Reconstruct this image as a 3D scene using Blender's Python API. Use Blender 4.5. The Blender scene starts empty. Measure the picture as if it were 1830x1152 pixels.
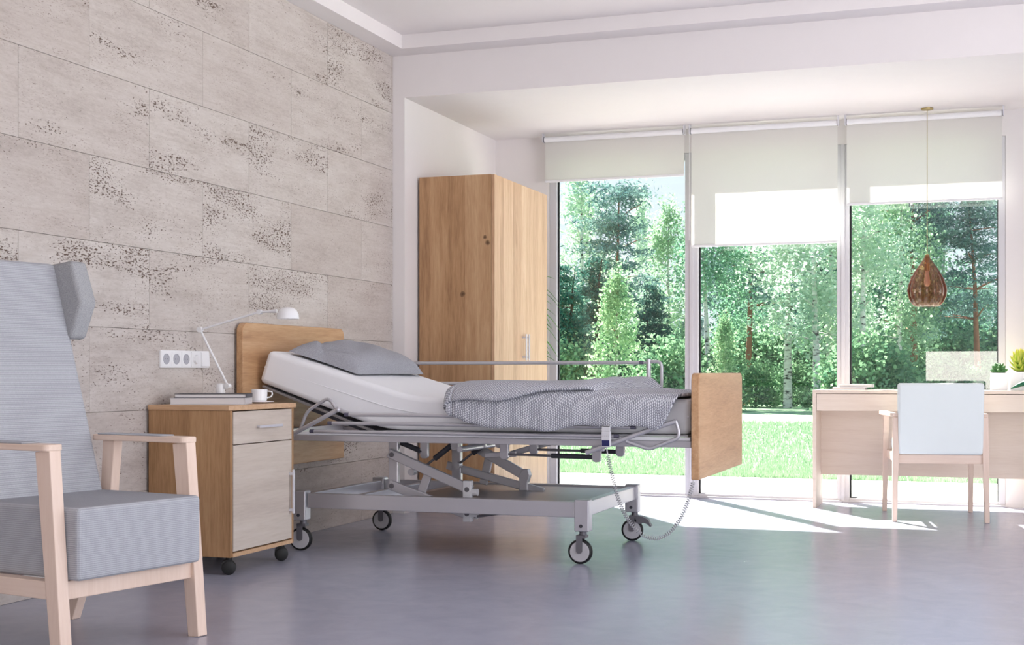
import bpy, math, random
import numpy as np
from mathutils import Vector, Matrix
C = bpy.context.scene.collection
SC = bpy.context.scene
PI = math.pi

# ------------------------------------------------------------------ camera, world, sun, area lights, exposure
cam_d = bpy.data.cameras.new('camera'); cam = bpy.data.objects.new('camera', cam_d); C.objects.link(cam)
cam_d.sensor_width = 36.0; cam_d.lens = 2433.25 * 36.0 / 1830.0; cam_d.shift_y = 88.55 / 1830.0
cam_d.clip_start = 0.05; cam_d.clip_end = 400
cam.location = (0, 0, 0.86); cam.rotation_euler = (PI / 2, 0, 0.3377)
SC.camera = cam
SC.view_settings.view_transform = 'Standard'; SC.view_settings.look = 'None'
SC.view_settings.gamma = 1.0; SC.view_settings.exposure = 1.05; SC.view_settings.use_curve_mapping = False

world = bpy.data.worlds.new('sky'); SC.world = world; world.use_nodes = True
wn = world.node_tree; wn.nodes.clear()
w_out = wn.nodes.new('ShaderNodeOutputWorld'); w_bg = wn.nodes.new('ShaderNodeBackground')
w_tc = wn.nodes.new('ShaderNodeTexCoord'); w_sep = wn.nodes.new('ShaderNodeSeparateXYZ'); w_rmp = wn.nodes.new('ShaderNodeValToRGB')
wn.links.new(w_tc.outputs['Generated'], w_sep.inputs[0]); wn.links.new(w_sep.outputs['Z'], w_rmp.inputs[0])
wn.links.new(w_rmp.outputs[0], w_bg.inputs[0]); wn.links.new(w_bg.outputs[0], w_out.inputs[0])
w_rmp.color_ramp.elements[0].color = (0.86, 0.93, 1.0, 1); w_rmp.color_ramp.elements[0].position = 0.0
w_rmp.color_ramp.elements[1].color = (0.36, 0.55, 0.92, 1); w_rmp.color_ramp.elements[1].position = 0.75
_e = w_rmp.color_ramp.elements.new(0.25); _e.color = (0.72, 0.85, 1.0, 1)
w_bg.inputs[1].default_value = 0.57

def lamp(name, kind, loc, energy, color, aim=None, size=None):
    d = bpy.data.lights.new(name, kind); d.energy = energy; d.color = color
    o = bpy.data.objects.new(name, d); C.objects.link(o); o.location = loc
    if aim is not None:
        o.rotation_euler = (Vector(aim)).to_track_quat('-Z', 'Y').to_euler()
    if size:
        d.shape = 'RECTANGLE'; d.size, d.size_y = size
    return o
sun = lamp('sun', 'SUN', (-6, 18, 14), 12.0, (1.0, 0.95, 0.88), (0.578, -0.816, -1.03)); sun.data.angle = 0.014
# added unseen fill lamps: two behind the viewer, one at the right wall's opening
lamp('rear_low_fill', 'AREA', (-0.35, -1.40, 0.70), 17.0, (1.0, 0.92, 0.86), (0, 1, 0.02), (1.0, 0.9))  # added lamp, set so the right pane mirrors it as a pale patch
lamp('fill_right', 'AREA', (2.30, 4.0, 1.40), 46.0, (0.95, 0.95, 1.0), (-1, 0.0, 0.12), (4.6, 2.2))  # added area fill, brightens the room from the right
lamp('rear_right_fill', 'AREA', (1.25, -1.40, 1.35), 46.0, (0.95, 0.96, 1.0), (-0.35, 1, 0.15), (2.0, 2.3))  # added area fill, brightens the faces turned to the viewer

# ------------------------------------------------------------------ helpers
class MB:
    def __init__(s): s.v = []; s.f = []; s.uv = None
    def add(s, vs, fs):
        b = len(s.v); s.v.extend([tuple(p) for p in vs]); s.f.extend([tuple(b + i for i in q) for q in fs]); return s
    def box(s, x0, y0, z0, x1, y1, z1):
        vs = [(x, y, z) for z in (z0, z1) for y in (y0, y1) for x in (x0, x1)]
        return s.add(vs, [(0, 2, 3, 1), (4, 5, 7, 6), (0, 1, 5, 4), (2, 6, 7, 3), (0, 4, 6, 2), (1, 3, 7, 5)])
    def bar(s, p0, p1, w, h, up=(0, 0, 1), w1=None, h1=None):
        """rectangular bar from p0 to p1: w across, h along up; w1/h1 at the far end"""
        p0 = Vector(p0); p1 = Vector(p1); d = (p1 - p0).normalized(); u = Vector(up); a = d.cross(u).normalized(); u = a.cross(d).normalized()
        w1 = w if w1 is None else w1; h1 = h if h1 is None else h1; vs = []
        for p, ww, hh in ((p0, w, h), (p1, w1, h1)):
            for sa, su in ((-1, -1), (1, -1), (1, 1), (-1, 1)): vs.append(p + a * sa * ww / 2 + u * su * hh / 2)
        return s.add(vs, [(0, 1, 2, 3), (7, 6, 5, 4), (0, 4, 5, 1), (1, 5, 6, 2), (2, 6, 7, 3), (3, 7, 4, 0)])
    def hexa(s, lo, hi):
        """lo, hi: four corner points each, in the same turning order"""
        return s.add(list(lo) + list(hi), [(3, 2, 1, 0), (4, 5, 6, 7), (0, 1, 5, 4), (1, 2, 6, 5), (2, 3, 7, 6), (3, 0, 4, 7)])
    def tube(s, pts, r, n=10, closed=False):
        pts = [Vector(p) for p in pts]; m = len(pts); rs = r if isinstance(r, (list, tuple)) else [r] * m
        tan = []
        for i in range(m):
            a = pts[(i - 1) % m] if (closed or i > 0) else pts[i]; b = pts[(i + 1) % m] if (closed or i < m - 1) else pts[i]
            t = (b - a); tan.append(t.normalized() if t.length > 1e-9 else Vector((0, 0, 1)))
        ref = Vector((0, 0, 1)) if abs(tan[0].z) < 0.9 else Vector((1, 0, 0)); u = (ref - tan[0] * ref.dot(tan[0])).normalized()
        vs = []
        for i in range(m):
            u = u - tan[i] * u.dot(tan[i]); u = u.normalized(); w = tan[i].cross(u)
            for k in range(n):
                a = 2 * PI * k / n; vs.append(pts[i] + (u * math.cos(a) + w * math.sin(a)) * rs[i])
        fs = [(i * n + k, i * n + (k + 1) % n, ((i + 1) % m) * n + (k + 1) % n, ((i + 1) % m) * n + k) for i in range(m if closed else m - 1) for k in range(n)]
        if not closed: fs += [tuple(reversed(range(n))), tuple((m - 1) * n + k for k in range(n))]
        return s.add(vs, fs)
    def cyl(s, p0, p1, r, n=16, r1=None): return s.tube([p0, p1], [r, r if r1 is None else r1], n)
    def lathe(s, prof, c=(0, 0, 0), n=24, axis='z', close=False):
        """prof: (radius, height) pairs turned about axis through c"""
        vs = []
        for r, h in prof:
            for k in range(n):
                a = 2 * PI * k / n; x, y = r * math.cos(a), r * math.sin(a)
                p = {'z': (x, y, h), 'y': (x, h, y), 'x': (h, x, y)}[axis]; vs.append((c[0] + p[0], c[1] + p[1], c[2] + p[2]))
        m = len(prof); fs = [(i * n + k, i * n + (k + 1) % n, ((i + 1) % m) * n + (k + 1) % n, ((i + 1) % m) * n + k) for i in range(m if close else m - 1) for k in range(n)]
        if axis == 'y': fs = [tuple(reversed(q)) for q in fs]
        if not close:
            if prof[0][0] > 1e-6: fs.append(tuple(reversed(range(n))) if axis != 'y' else tuple(range(n)))
            if prof[-1][0] > 1e-6: fs.append(tuple((m - 1) * n + k for k in range(n)) if axis != 'y' else tuple(reversed([(m - 1) * n + k for k in range(n)])))
        return s.add(vs, fs)
    def ball(s, c, r, n=14):
        r = r if isinstance(r, (tuple, list)) else (r, r, r); m = n // 2; vs = [(c[0], c[1], c[2] - r[2])]
        for i in range(1, m):
            t = PI * i / m
            for k in range(n): vs.append((c[0] + r[0] * math.sin(t) * math.cos(2 * PI * k / n), c[1] + r[1] * math.sin(t) * math.sin(2 * PI * k / n), c[2] - r[2] * math.cos(t)))
        vs.append((c[0], c[1], c[2] + r[2])); fs = [(0, 1 + (k + 1) % n, 1 + k) for k in range(n)]
        for i in range(m - 2):
            for k in range(n): fs.append((1 + i * n + k, 1 + i * n + (k + 1) % n, 1 + (i + 1) * n + (k + 1) % n, 1 + (i + 1) * n + k))
        t = len(vs) - 1; fs += [(1 + (m - 2) * n + k, 1 + (m - 2) * n + (k + 1) % n, t) for k in range(n)]
        return s.add(vs, fs)
    def prism(s, poly, axis, a0, a1):
        """poly: 2-D outline; axis x: (y,z), y: (x,z), z: (x,y); pushed from a0 to a1"""
        f = {'x': lambda p, a: (a, p[0], p[1]), 'y': lambda p, a: (p[0], a, p[1]), 'z': lambda p, a: (p[0], p[1], a)}[axis]; n = len(poly)
        return s.add([f(p, a) for a in (a0, a1) for p in poly], [tuple(reversed(range(n))), tuple(range(n, 2 * n))] + [(k, (k + 1) % n, n + (k + 1) % n, n + k) for k in range(n)])
    def grid(s, fn, nu, nv, uv=None):
        b = len(s.v)
        for j in range(nv + 1):
            for i in range(nu + 1): s.v.append(tuple(fn(i / nu, j / nv)))
        for j in range(nv):
            for i in range(nu):
                a = b + j * (nu + 1) + i; s.f.append((a, a + 1, a + nu + 2, a + nu + 1))
        if uv:
            s.uv = s.uv or {}
            for j in range(nv + 1):
                for i in range(nu + 1): s.uv[b + j * (nu + 1) + i] = uv(i / nu, j / nv)
        return s
    def mesh(s, name, mat, off=(0, 0, 0), smooth=None, fix=True):
        me = bpy.data.meshes.new(name); me.from_pydata([(p[0] - off[0], p[1] - off[1], p[2] - off[2]) for p in s.v], [], s.f)
        if fix:
            import bmesh
            bm = bmesh.new(); bm.from_mesh(me); bmesh.ops.recalc_face_normals(bm, faces=bm.faces); bm.to_mesh(me); bm.free()
        if s.uv:
            ul = me.uv_layers.new(name='UVMap')
            for lp in me.loops: ul.data[lp.index].uv = s.uv.get(lp.vertex_index, (0, 0))
        if mat: me.materials.append(mat)
        if smooth:
            for p in me.polygons: p.use_smooth = True
            me.set_sharp_from_angle(angle=math.radians(smooth))
        return me
    def build(s, name, mat, parent=None, bevel=0, smooth=None, seg=2, sub=0, solid=0, stuff=False):
        off = (0, 0, 0)
        if parent is not None:
            r = parent
            while r.parent: r = r.parent
            if r.get('_w', 1): off = r['_o'] if '_o' in r else (0, 0, 0)
        o = bpy.data.objects.new(name, s.mesh(name, mat, off, smooth, fix=(s.uv is None))); C.objects.link(o)
        if parent is not None: o.parent = parent
        if solid: md = o.modifiers.new('solid', 'SOLIDIFY'); md.thickness = solid; md.offset = 0
        if bevel:
            md = o.modifiers.new('bevel', 'BEVEL'); md.width = bevel; md.segments = seg; md.limit_method = 'ANGLE'; md.angle_limit = math.radians(40)
        if sub: md = o.modifiers.new('sub', 'SUBSURF'); md.levels = sub; md.render_levels = sub
        if stuff: o['kind'] = 'stuff'
        return o

def tag(o, label=None, cat=None, group=None, kind=None):
    for k, v in (('label', label), ('category', cat), ('group', group), ('kind', kind)):
        if v: o[k] = v
    return o
ORIG = {}
def thing(name, label, cat, loc, rz=None, group=None, kind=None):
    """an Empty at the thing's base. rz None: its parts are given in room coordinates; else in the thing's own."""
    o = bpy.data.objects.new(name, None); C.objects.link(o); o.location = loc; o.empty_display_size = 0.1
    if rz is not None: o.rotation_euler = (0, 0, rz)
    ORIG[o.name] = tuple(loc) if rz is None else (0, 0, 0)
    return tag(o, label, cat, group, kind)
_build = MB.build
def build(s, name, mat, parent=None, **k):
    r = parent
    while r is not None and r.parent: r = r.parent
    off = ORIG.get(r.name, (0, 0, 0)) if r is not None else (0, 0, 0)
    if off != (0, 0, 0):
        t = MB(); t.v = [(p[0] - off[0], p[1] - off[1], p[2] - off[2]) for p in s.v]; t.f = s.f; t.uv = s.uv
        return _build(t, name, mat, parent, **k)
    return _build(s, name, mat, parent, **k)
MB.build = build
def single(mb, name, mat, loc, label, cat, group=None, kind=None, **k):
    """a thing of one mesh, its origin at loc"""
    t = MB(); t.v = [(p[0] - loc[0], p[1] - loc[1], p[2] - loc[2]) for p in mb.v]; t.f = mb.f; t.uv = mb.uv
    o = _build(t, name, mat, None, **k); o.location = loc
    return tag(o, label, cat, group, kind)
def kids(o): return [c for c in bpy.data.objects if c.parent == o]
def copy_tree(o, parent=None):
    c = o.copy(); C.objects.link(c); c.parent = parent
    for ch in kids(o): copy_tree(ch, c)
    return c
def rrect(a0, b0, a1, b1, r, n=6, corners=(1, 1, 1, 1)):
    """rounded rectangle outline; corners: lower-left, lower-right, upper-right, upper-left"""
    out = []
    for (cx, cy, s0, on) in ((a0, b0, PI, corners[0]), (a1, b0, 1.5 * PI, corners[1]), (a1, b1, 0, corners[2]), (a0, b1, .5 * PI, corners[3])):
        if not on: out.append((cx, cy)); continue
        ox = cx + r if cx == a0 else cx - r; oy = cy + r if cy == b0 else cy - r
        out += [(ox + r * math.cos(s0 + .5 * PI * k / n), oy + r * math.sin(s0 + .5 * PI * k / n)) for k in range(n + 1)]
    return out
def fillet(pts, r, n=5):
    """polyline with its inner corners rounded"""
    P = [Vector(p) for p in pts]; out = [P[0]]
    for i in range(1, len(P) - 1):
        a = (P[i - 1] - P[i]); b = (P[i + 1] - P[i]); d = min(r, a.length * .45, b.length * .45); A = P[i] + a.normalized() * d; B = P[i] + b.normalized() * d
        for k in range(n + 1):
            t = k / n; out.append(A * (1 - t) ** 2 + P[i] * 2 * t * (1 - t) + B * t * t)
    return out + [P[-1]]

# ------------------------------------------------------------------ materials
def lin(c): return tuple(((x / 255.0) / 12.92 if x <= 10 else (((x / 255.0) + 0.055) / 1.055) ** 2.4) for x in c) + (1.0,)
class NT:
    def __init__(s, name):
        s.m = bpy.data.materials.new(name); s.m.use_nodes = True; s.t = s.m.node_tree; s.t.nodes.clear()
        s.out = s.n('ShaderNodeOutputMaterial')
    def n(s, kind, **k):
        o = s.t.nodes.new(kind)
        for a, b in k.items(): setattr(o, a, b)
        return o
    def l(s, a, b): s.t.links.new(a, b)
    def ramp(s, fac, stops):
        r = s.n('ShaderNodeValToRGB'); e = r.color_ramp.elements
        e[0].position, e[0].color = stops[0]; e[1].position, e[1].color = stops[-1]
        for p, c in stops[1:-1]: q = e.new(p); q.color = c
        s.l(fac, r.inputs[0]); return r.outputs[0]
    def math(s, op, a, b=None):
        o = s.n('ShaderNodeMath', operation=op)
        for i, x in enumerate((a, b)):
            if x is None: continue
            if isinstance(x, (int, float)): o.inputs[i].default_value = x
            else: s.l(x, o.inputs[i])
        return o.outputs[0]
    def mix(s, fac, a, b, mode='MIX'):
        o = s.n('ShaderNodeMix', data_type='RGBA', blend_type=mode)
        for i, x in ((0, fac), (6, a), (7, b)):
            if isinstance(x, (int, float)): o.inputs[i].default_value = x
            elif isinstance(x, tuple): o.inputs[i].default_value = x
            else: s.l(x, o.inputs[i])
        return o.outputs[2]
    def noise(s, vec, scale, detail=4, rough=.55, dist=0):
        o = s.n('ShaderNodeTexNoise'); o.inputs['Scale'].default_value = scale; o.inputs['Detail'].default_value = detail
        o.inputs['Roughness'].default_value = rough; o.inputs['Distortion'].default_value = dist
        if vec is not None: s.l(vec, o.inputs['Vector'])
        return o.outputs[0]
    def mapping(s, vec, scale=(1, 1, 1), loc=(0, 0, 0)):
        o = s.n('ShaderNodeMapping'); o.inputs['Scale'].default_value = scale; o.inputs['Location'].default_value = loc; s.l(vec, o.inputs[0]); return o.outputs[0]
    def obj(s): return s.n('ShaderNodeTexCoord').outputs['Object']
    def bump(s, h, strength=.3, dist=.002):
        o = s.n('ShaderNodeBump'); o.inputs['Strength'].default_value = strength; o.inputs['Distance'].default_value = dist; s.l(h, o.inputs['Height']); return o.outputs[0]
    def schlick(s, f0=.04):
        lw = s.n('ShaderNodeLayerWeight'); lw.inputs['Blend'].default_value = .5
        return s.math('ADD', f0, s.math('MULTIPLY', 1 - f0, s.math('POWER', lw.outputs['Facing'], 5.0)))
    def pbr(s, color, rough=.5, metal=0, normal=None, spec=.5):
        b = s.n('ShaderNodeBsdfPrincipled')
        for k, x in (('Base Color', color), ('Roughness', rough), ('Metallic', metal)):
            if isinstance(x, (int, float, tuple)): b.inputs[k].default_value = x
            else: s.l(x, b.inputs[k])
        b.inputs['Specular IOR Level'].default_value = spec
        if normal is not None: s.l(normal, b.inputs['Normal'])
        s.l(b.outputs[0], s.out.inputs[0]); return s.m
def plain(name, rgb, rough=.5, metal=0, spec=.5, tex=0.04):
    t = NT(name); nz = t.noise(t.obj(), 9, 3); c = lin(rgb)
    col = t.mix(nz, tuple(x * (1 - tex) for x in c[:3]) + (1,), tuple(min(1, x * (1 + tex)) for x in c[:3]) + (1,))
    return t.pbr(col, rough, metal, None, spec)
def wood(name, dark, mid, light, grain='z', scale=1.0, rough=.45, board=0, across='y', knots=(), streak=.5):
    t = NT(name); v = t.obj(); sc = {'x': (1.1, 14, 14), 'y': (14, 1.1, 14), 'z': (14, 14, 1.1)}[grain]
    n1 = t.noise(t.mapping(v, tuple(x * scale for x in sc)), 1.6, 6, .62, .7)
    n2 = t.noise(t.mapping(v, tuple(x * scale * 5 for x in sc)), 2.2, 3, .6)
    n3 = t.noise(t.mapping(v, tuple(x * scale * .3 for x in sc)), 1.2, 2, .5, 1.2)
    f = t.math('ADD', t.math('MULTIPLY', n1, .55), t.math('ADD', t.math('MULTIPLY', n2, .32), t.math('MULTIPLY', n3, .13 + streak * .14)))
    if board:
        sp = t.n('ShaderNodeSeparateXYZ'); t.l(v, sp.inputs[0]); wnz = t.n('ShaderNodeTexWhiteNoise', noise_dimensions='1D')
        q = sp.outputs['XYZ'.index(across.upper())]; wob = t.math('FLOOR', t.math('MULTIPLY', q, 1.0 / board)); t.l(wob, wnz.inputs['W'])
        f = t.math('ADD', f, t.math('MULTIPLY', t.math('SUBTRACT', wnz.outputs[0], .5), .17))
    col = t.ramp(f, [(.30, lin(dark)), (.52, lin(mid)), (.74, lin(light))])
    for (kx, ky, kz, kr) in knots:
        d = t.n('ShaderNodeVectorMath', operation='DISTANCE'); d.inputs[1].default_value = (kx, ky, kz)
        wob = t.n('ShaderNodeVectorMath', operation='ADD'); nn = t.n('ShaderNodeTexNoise'); nn.inputs['Scale'].default_value = 30; t.l(v, nn.inputs[0])
        sc2 = t.n('ShaderNodeVectorMath', operation='SCALE'); sc2.inputs['Scale'].default_value = kr * .7; t.l(nn.outputs['Color'], sc2.inputs[0])
        t.l(v, wob.inputs[0]); t.l(sc2.outputs[0], wob.inputs[1]); t.l(wob.outputs[0], d.inputs[0])
        k = t.ramp(t.math('DIVIDE', d.outputs['Value'], kr), [(.45, (0, 0, 0, 1)), (.62, (.35, .35, .35, 1)), (.7, (.2, .2, .2, 1)), (1.0, (1, 1, 1, 1))])
        col = t.mix(k, tuple(x * .5 for x in lin(dark)[:3]) + (1,), col)
    return t.pbr(col, rough, 0, t.bump(n2, .12, .001))
def fabric(name, dark, light, period, axis='Z', rough=.95, cross=.35, bump=.5):
    t = NT(name); v = t.obj(); n = t.noise(v, 60, 2)
    def wave(ax, per, dist):
        w = t.n('ShaderNodeTexWave', wave_type='BANDS', bands_direction=ax); w.inputs['Scale'].default_value = .314 / per; w.inputs['Distortion'].default_value = dist
        w.inputs['Detail'].default_value = 1; w.inputs['Detail Scale'].default_value = 12; t.l(v, w.inputs[0]); return w.outputs['Fac']
    a = wave(axis, period, 1.2); b = t.math('MULTIPLY', wave('X', period * .8, .8), wave('Y', period * .8, .8)); f = t.math('ADD', t.math('MULTIPLY', a, 1 - cross), t.math('MULTIPLY', b, cross * 1.6))
    f = t.math('ADD', t.math('MULTIPLY', f, .8), t.math('MULTIPLY', n, .25))
    col = t.ramp(f, [(.15, lin(dark)), (.85, lin(light))])
    return t.pbr(col, rough, 0, t.bump(f, bump, .0015), .1)
def weave_uv(name, dark, mid, light, pu, pv, bump=.8):
    t = NT(name); uv = t.n('ShaderNodeTexCoord').outputs['UV']
    nz = t.n('ShaderNodeTexNoise'); nz.inputs['Scale'].default_value = 26; nz.inputs['Detail'].default_value = 2; t.l(uv, nz.inputs[0])
    sc = t.n('ShaderNodeVectorMath', operation='SCALE'); sc.inputs['Scale'].default_value = .010; t.l(nz.outputs['Color'], sc.inputs[0])
    ad = t.n('ShaderNodeVectorMath', operation='ADD'); t.l(uv, ad.inputs[0]); t.l(sc.outputs[0], ad.inputs[1])
    sp = t.n('ShaderNodeSeparateXYZ'); t.l(ad.outputs[0], sp.inputs[0])
    u = t.math('MULTIPLY', sp.outputs['X'], 1 / pu); v = t.math('MULTIPLY', sp.outputs['Y'], 1 / pv)
    odd = t.math('MULTIPLY', t.math('MODULO', t.math('FLOOR', u), 2.0), .5)
    fu = t.math('ABSOLUTE', t.math('SUBTRACT', t.math('FRACT', u), .5)); fv = t.math('ABSOLUTE', t.math('SUBTRACT', t.math('FRACT', t.math('ADD', v, odd)), .5))
    f = t.math('ADD', t.math('MULTIPLY', fu, 1.1), t.math('MULTIPLY', fv, .9)); f = t.math('SUBTRACT', 1.05, f)
    f = t.math('ADD', f, t.math('MULTIPLY', t.math('SUBTRACT', t.noise(uv, 180, 2), .5), .25))
    col = t.ramp(f, [(.12, lin(dark)), (.42, lin(mid)), (.85, lin(light))])
    return t.pbr(col, .95, 0, t.bump(f, bump, .003), .1)
def pane_glass(name, tint=(.97, .985, .98, 1)):
    t = NT(name); tr = t.n('ShaderNodeBsdfTransparent'); tr.inputs[0].default_value = tint
    gl = t.n('ShaderNodeBsdfGlossy'); gl.inputs['Roughness'].default_value = 0.0; mx = t.n('ShaderNodeMixShader')
    t.l(t.schlick(), mx.inputs[0]); t.l(tr.outputs[0], mx.inputs[1]); t.l(gl.outputs[0], mx.inputs[2]); t.l(mx.outputs[0], t.out.inputs[0]); return t.m
def translucent(name, rgb, share=.5, rough_tex=0):
    t = NT(name); c = lin(rgb); d = t.n('ShaderNodeBsdfDiffuse'); d.inputs[0].default_value = c; r = t.n('ShaderNodeBsdfTranslucent'); r.inputs[0].default_value = c
    mx = t.n('ShaderNodeMixShader'); mx.inputs[0].default_value = share; t.l(d.outputs[0], mx.inputs[1]); t.l(r.outputs[0], mx.inputs[2]); t.l(mx.outputs[0], t.out.inputs[0]); return t.m
def leaf_mat(name, dark, light, share=.45):
    t = NT(name); a = t.n('ShaderNodeAttribute', attribute_name='tint'); col = t.mix(a.outputs['Fac'], lin(dark), lin(light))
    d = t.n('ShaderNodeBsdfDiffuse'); r = t.n('ShaderNodeBsdfTranslucent'); mx = t.n('ShaderNodeMixShader'); mx.inputs[0].default_value = share
    t.l(col, d.inputs[0]); t.l(col, r.inputs[0]); t.l(d.outputs[0], mx.inputs[1]); t.l(r.outputs[0], mx.inputs[2]); t.l(mx.outputs[0], t.out.inputs[0]); return t.m
def travertine():
    t = NT('travertine'); oi = t.n('ShaderNodeObjectInfo'); add = t.n('ShaderNodeVectorMath', operation='ADD'); cmb = t.n('ShaderNodeCombineXYZ')
    for i in range(3): t.l(t.math('MULTIPLY', oi.outputs['Random'], 37.0 + 11 * i), cmb.inputs[i])
    t.l(t.obj(), add.inputs[0]); t.l(cmb.outputs[0], add.inputs[1]); v = add.outputs[0]
    base = t.noise(t.mapping(v, (3, 2.2, 9)), 1.4, 5, .6); fine = t.noise(t.mapping(v, (30, 18, 60)), 1.5, 4, .65)
    band = t.noise(t.mapping(v, (1.2, 1.3, 6.0)), 1.3, 2, .5)
    pit = t.noise(t.mapping(v, (95, 62, 150)), 1.0, 3, .62)
    bm = t.ramp(t.math('ADD', band, t.math('MULTIPLY', t.math('SUBTRACT', oi.outputs['Random'], .5), .16)), [(.50, (0, 0, 0, 1)), (.66, (1, 1, 1, 1))])
    th = t.math('ADD', pit, t.math('MULTIPLY', bm, .14))
    hole = t.ramp(th, [(.672, (0, 0, 0, 1)), (.74, (1, 1, 1, 1))])
    shade = t.math('ADD', t.math('MULTIPLY', base, .6), t.math('MULTIPLY', fine, .4))
    col = t.ramp(shade, [(.28, lin((178, 170, 165))), (.5, lin((202, 196, 192))), (.72, lin((214, 210, 207)))])
    rnd = t.mix(oi.outputs['Random'], lin((242, 237, 234)), lin((255, 253, 251))); col = t.mix(1.0, col, rnd, 'MULTIPLY')
    fleck = t.ramp(t.noise(t.mapping(v, (110, 60, 230)), 1.0, 3, .6), [(.585, (0, 0, 0, 1)), (.66, (1, 1, 1, 1))])
    soft = t.ramp(t.noise(t.mapping(v, (2.0, 2.4, 5)), 1.5, 3, .6), [(.40, (0, 0, 0, 1)), (.62, (1, 1, 1, 1))])
    vein = t.ramp(t.noise(t.mapping(v, (6, 3, 70)), 1.2, 4, .6), [(.5, (0, 0, 0, 1)), (.7, (1, 1, 1, 1))])
    col = t.mix(t.math('MULTIPLY', vein, .28), col, lin((172, 160, 152)))
    col = t.mix(t.math('MULTIPLY', t.math('MULTIPLY', fleck, soft), .75), col, lin((142, 126, 116)))
    col = t.mix(hole, col, lin((106, 88, 78)))
    hgt = t.math('SUBTRACT', t.math('MULTIPLY', fine, .25), hole)
    return t.pbr(col, .8, 0, t.bump(hgt, .6, .004), .2)
def floor_mat():
    t = NT('polished_screed'); v = t.obj(); a = t.noise(v, 1.1, 4, .6, .6); b = t.noise(v, 5.5, 5, .65, .8); c = t.noise(t.mapping(v, (1, 1, 1), (3, 8, 1)), 14, 5, .7)
    f = t.math('ADD', t.math('MULTIPLY', a, .45), t.math('ADD', t.math('MULTIPLY', b, .35), t.math('MULTIPLY', c, .2)))
    col = t.ramp(f, [(.3, lin((160, 162, 179))), (.5, lin((168, 170, 187))), (.7, lin((175, 177, 193)))])
    patch = t.ramp(t.noise(v, .9, 2), [(.52, (0, 0, 0, 1)), (.68, (1, 1, 1, 1))])
    scuff = t.ramp(t.noise(t.mapping(v, (2.2, 5, 1)), 2.6, 6, .75, .8), [(.60, (0, 0, 0, 1)), (.70, (1, 1, 1, 1))])
    col = t.mix(t.math('MULTIPLY', t.math('MULTIPLY', scuff, patch), .07), col, lin((112, 112, 126)))
    rg = t.math('ADD', .17, t.math('MULTIPLY', b, .14))
    return t.pbr(col, rg, 0, t.bump(f, .04, .003), .5)

M = {}
M['stone'] = travertine(); M['joint'] = plain('stone_backing', (176, 168, 164), .9)
M['floor'] = floor_mat()
M['paint'] = plain('white_paint', (230, 225, 225), .75, 0, .25, .015)
M['frame'] = plain('window_frame_white', (205, 203, 208), .4, 0, .5, .01)
M['gasket'] = plain('black_gasket', (22, 23, 26), .6)
M['glass'] = pane_glass('pane_glass')
M['blind'] = translucent('blind_fabric', (236, 234, 232), .5)
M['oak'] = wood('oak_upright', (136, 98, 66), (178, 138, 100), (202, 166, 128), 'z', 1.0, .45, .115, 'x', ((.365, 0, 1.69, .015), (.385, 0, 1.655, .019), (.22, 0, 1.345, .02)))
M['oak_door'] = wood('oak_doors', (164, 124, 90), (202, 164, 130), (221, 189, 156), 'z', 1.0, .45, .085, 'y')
M['oak_flat'] = wood('oak_boards_across', (156, 114, 78), (192, 150, 110), (212, 174, 136), 'y', 1.0, .45, 0, 'z', ((2.26, .45, .57, .028), (2.26, .8, .69, .02)))
M['oak_nst'] = wood('oak_nightstand', (138, 100, 64), (178, 138, 98), (202, 166, 126), 'z', 1.0, .45, .10, 'x')
M['oak_top'] = wood('oak_top', (182, 142, 106), (204, 166, 130), (220, 186, 150), 'x', 1.0, .45)
M['pale'] = wood('pale_veneer', (186, 172, 160), (206, 193, 181), (216, 205, 195), 'y', .8, .5, streak=.2)
M['beech'] = wood('beech', (220, 194, 176), (232, 208, 192), (238, 217, 203), 'z', .7, .5, streak=.1)
M['beech_x'] = wood('beech_level', (222, 196, 178), (233, 210, 194), (239, 219, 205), 'x', .7, .5, streak=.1)
M['desk'] = wood('desk_veneer', (220, 201, 185), (231, 214, 199), (237, 222, 209), 'x', .8, .5, streak=.2)
M['metal'] = plain('satin_grey_metal', (196, 195, 201), .34, .5, .5, .02)
M['chrome'] = plain('bright_metal', (214, 213, 220), .35, .25, .5, .02)
M['steel'] = plain('brushed_steel_plate', (160, 158, 160), .4, .6, .5, .05)
M['dark'] = plain('dark_plastic', (58, 58, 66), .45); M['black'] = plain('black_rubber', (13, 13, 14), .55); M['sleeve'] = plain('slate_sleeve', (92, 90, 108), .45)
M['wheel'] = plain('grey_wheel_disc', (190, 188, 192), .5, .1); M['fork'] = plain('caster_fork_grey', (110, 108, 114), .45, .3)
M['white'] = plain('white_lacquer', (238, 238, 240), .35, 0, .5, .01)
M['porcelain'] = plain('white_porcelain', (242, 242, 244), .2, 0, .5, .01)
M['sheet'] = plain('white_sheet', (243, 244, 248), .9, 0, .1, .012)
M['socket_grey'] = plain('socket_well_grey', (176, 176, 184), .5); M['navy'] = plain('navy_screen', (34, 38, 92), .25); M['cable'] = plain('grey_cable', (172, 172, 176), .5); M['plastic'] = plain('pale_grey_plastic', (212, 212, 216), .45)
M['chair_fab'] = fabric('armchair_fabric', (158, 160, 167), (190, 192, 198), .006, 'Z')
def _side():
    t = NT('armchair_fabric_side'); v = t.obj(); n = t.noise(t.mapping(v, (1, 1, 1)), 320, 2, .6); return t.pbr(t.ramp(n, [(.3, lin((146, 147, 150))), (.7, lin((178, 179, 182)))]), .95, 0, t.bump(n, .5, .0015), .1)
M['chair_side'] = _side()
M['white_fab'] = plain('white_chair_fabric', (234, 241, 241), .85, 0, .15, .02)
M['duvet'] = weave_uv('duvet_weave', (70, 70, 84), (154, 156, 168), (234, 235, 241), .0082, .0100)
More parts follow.
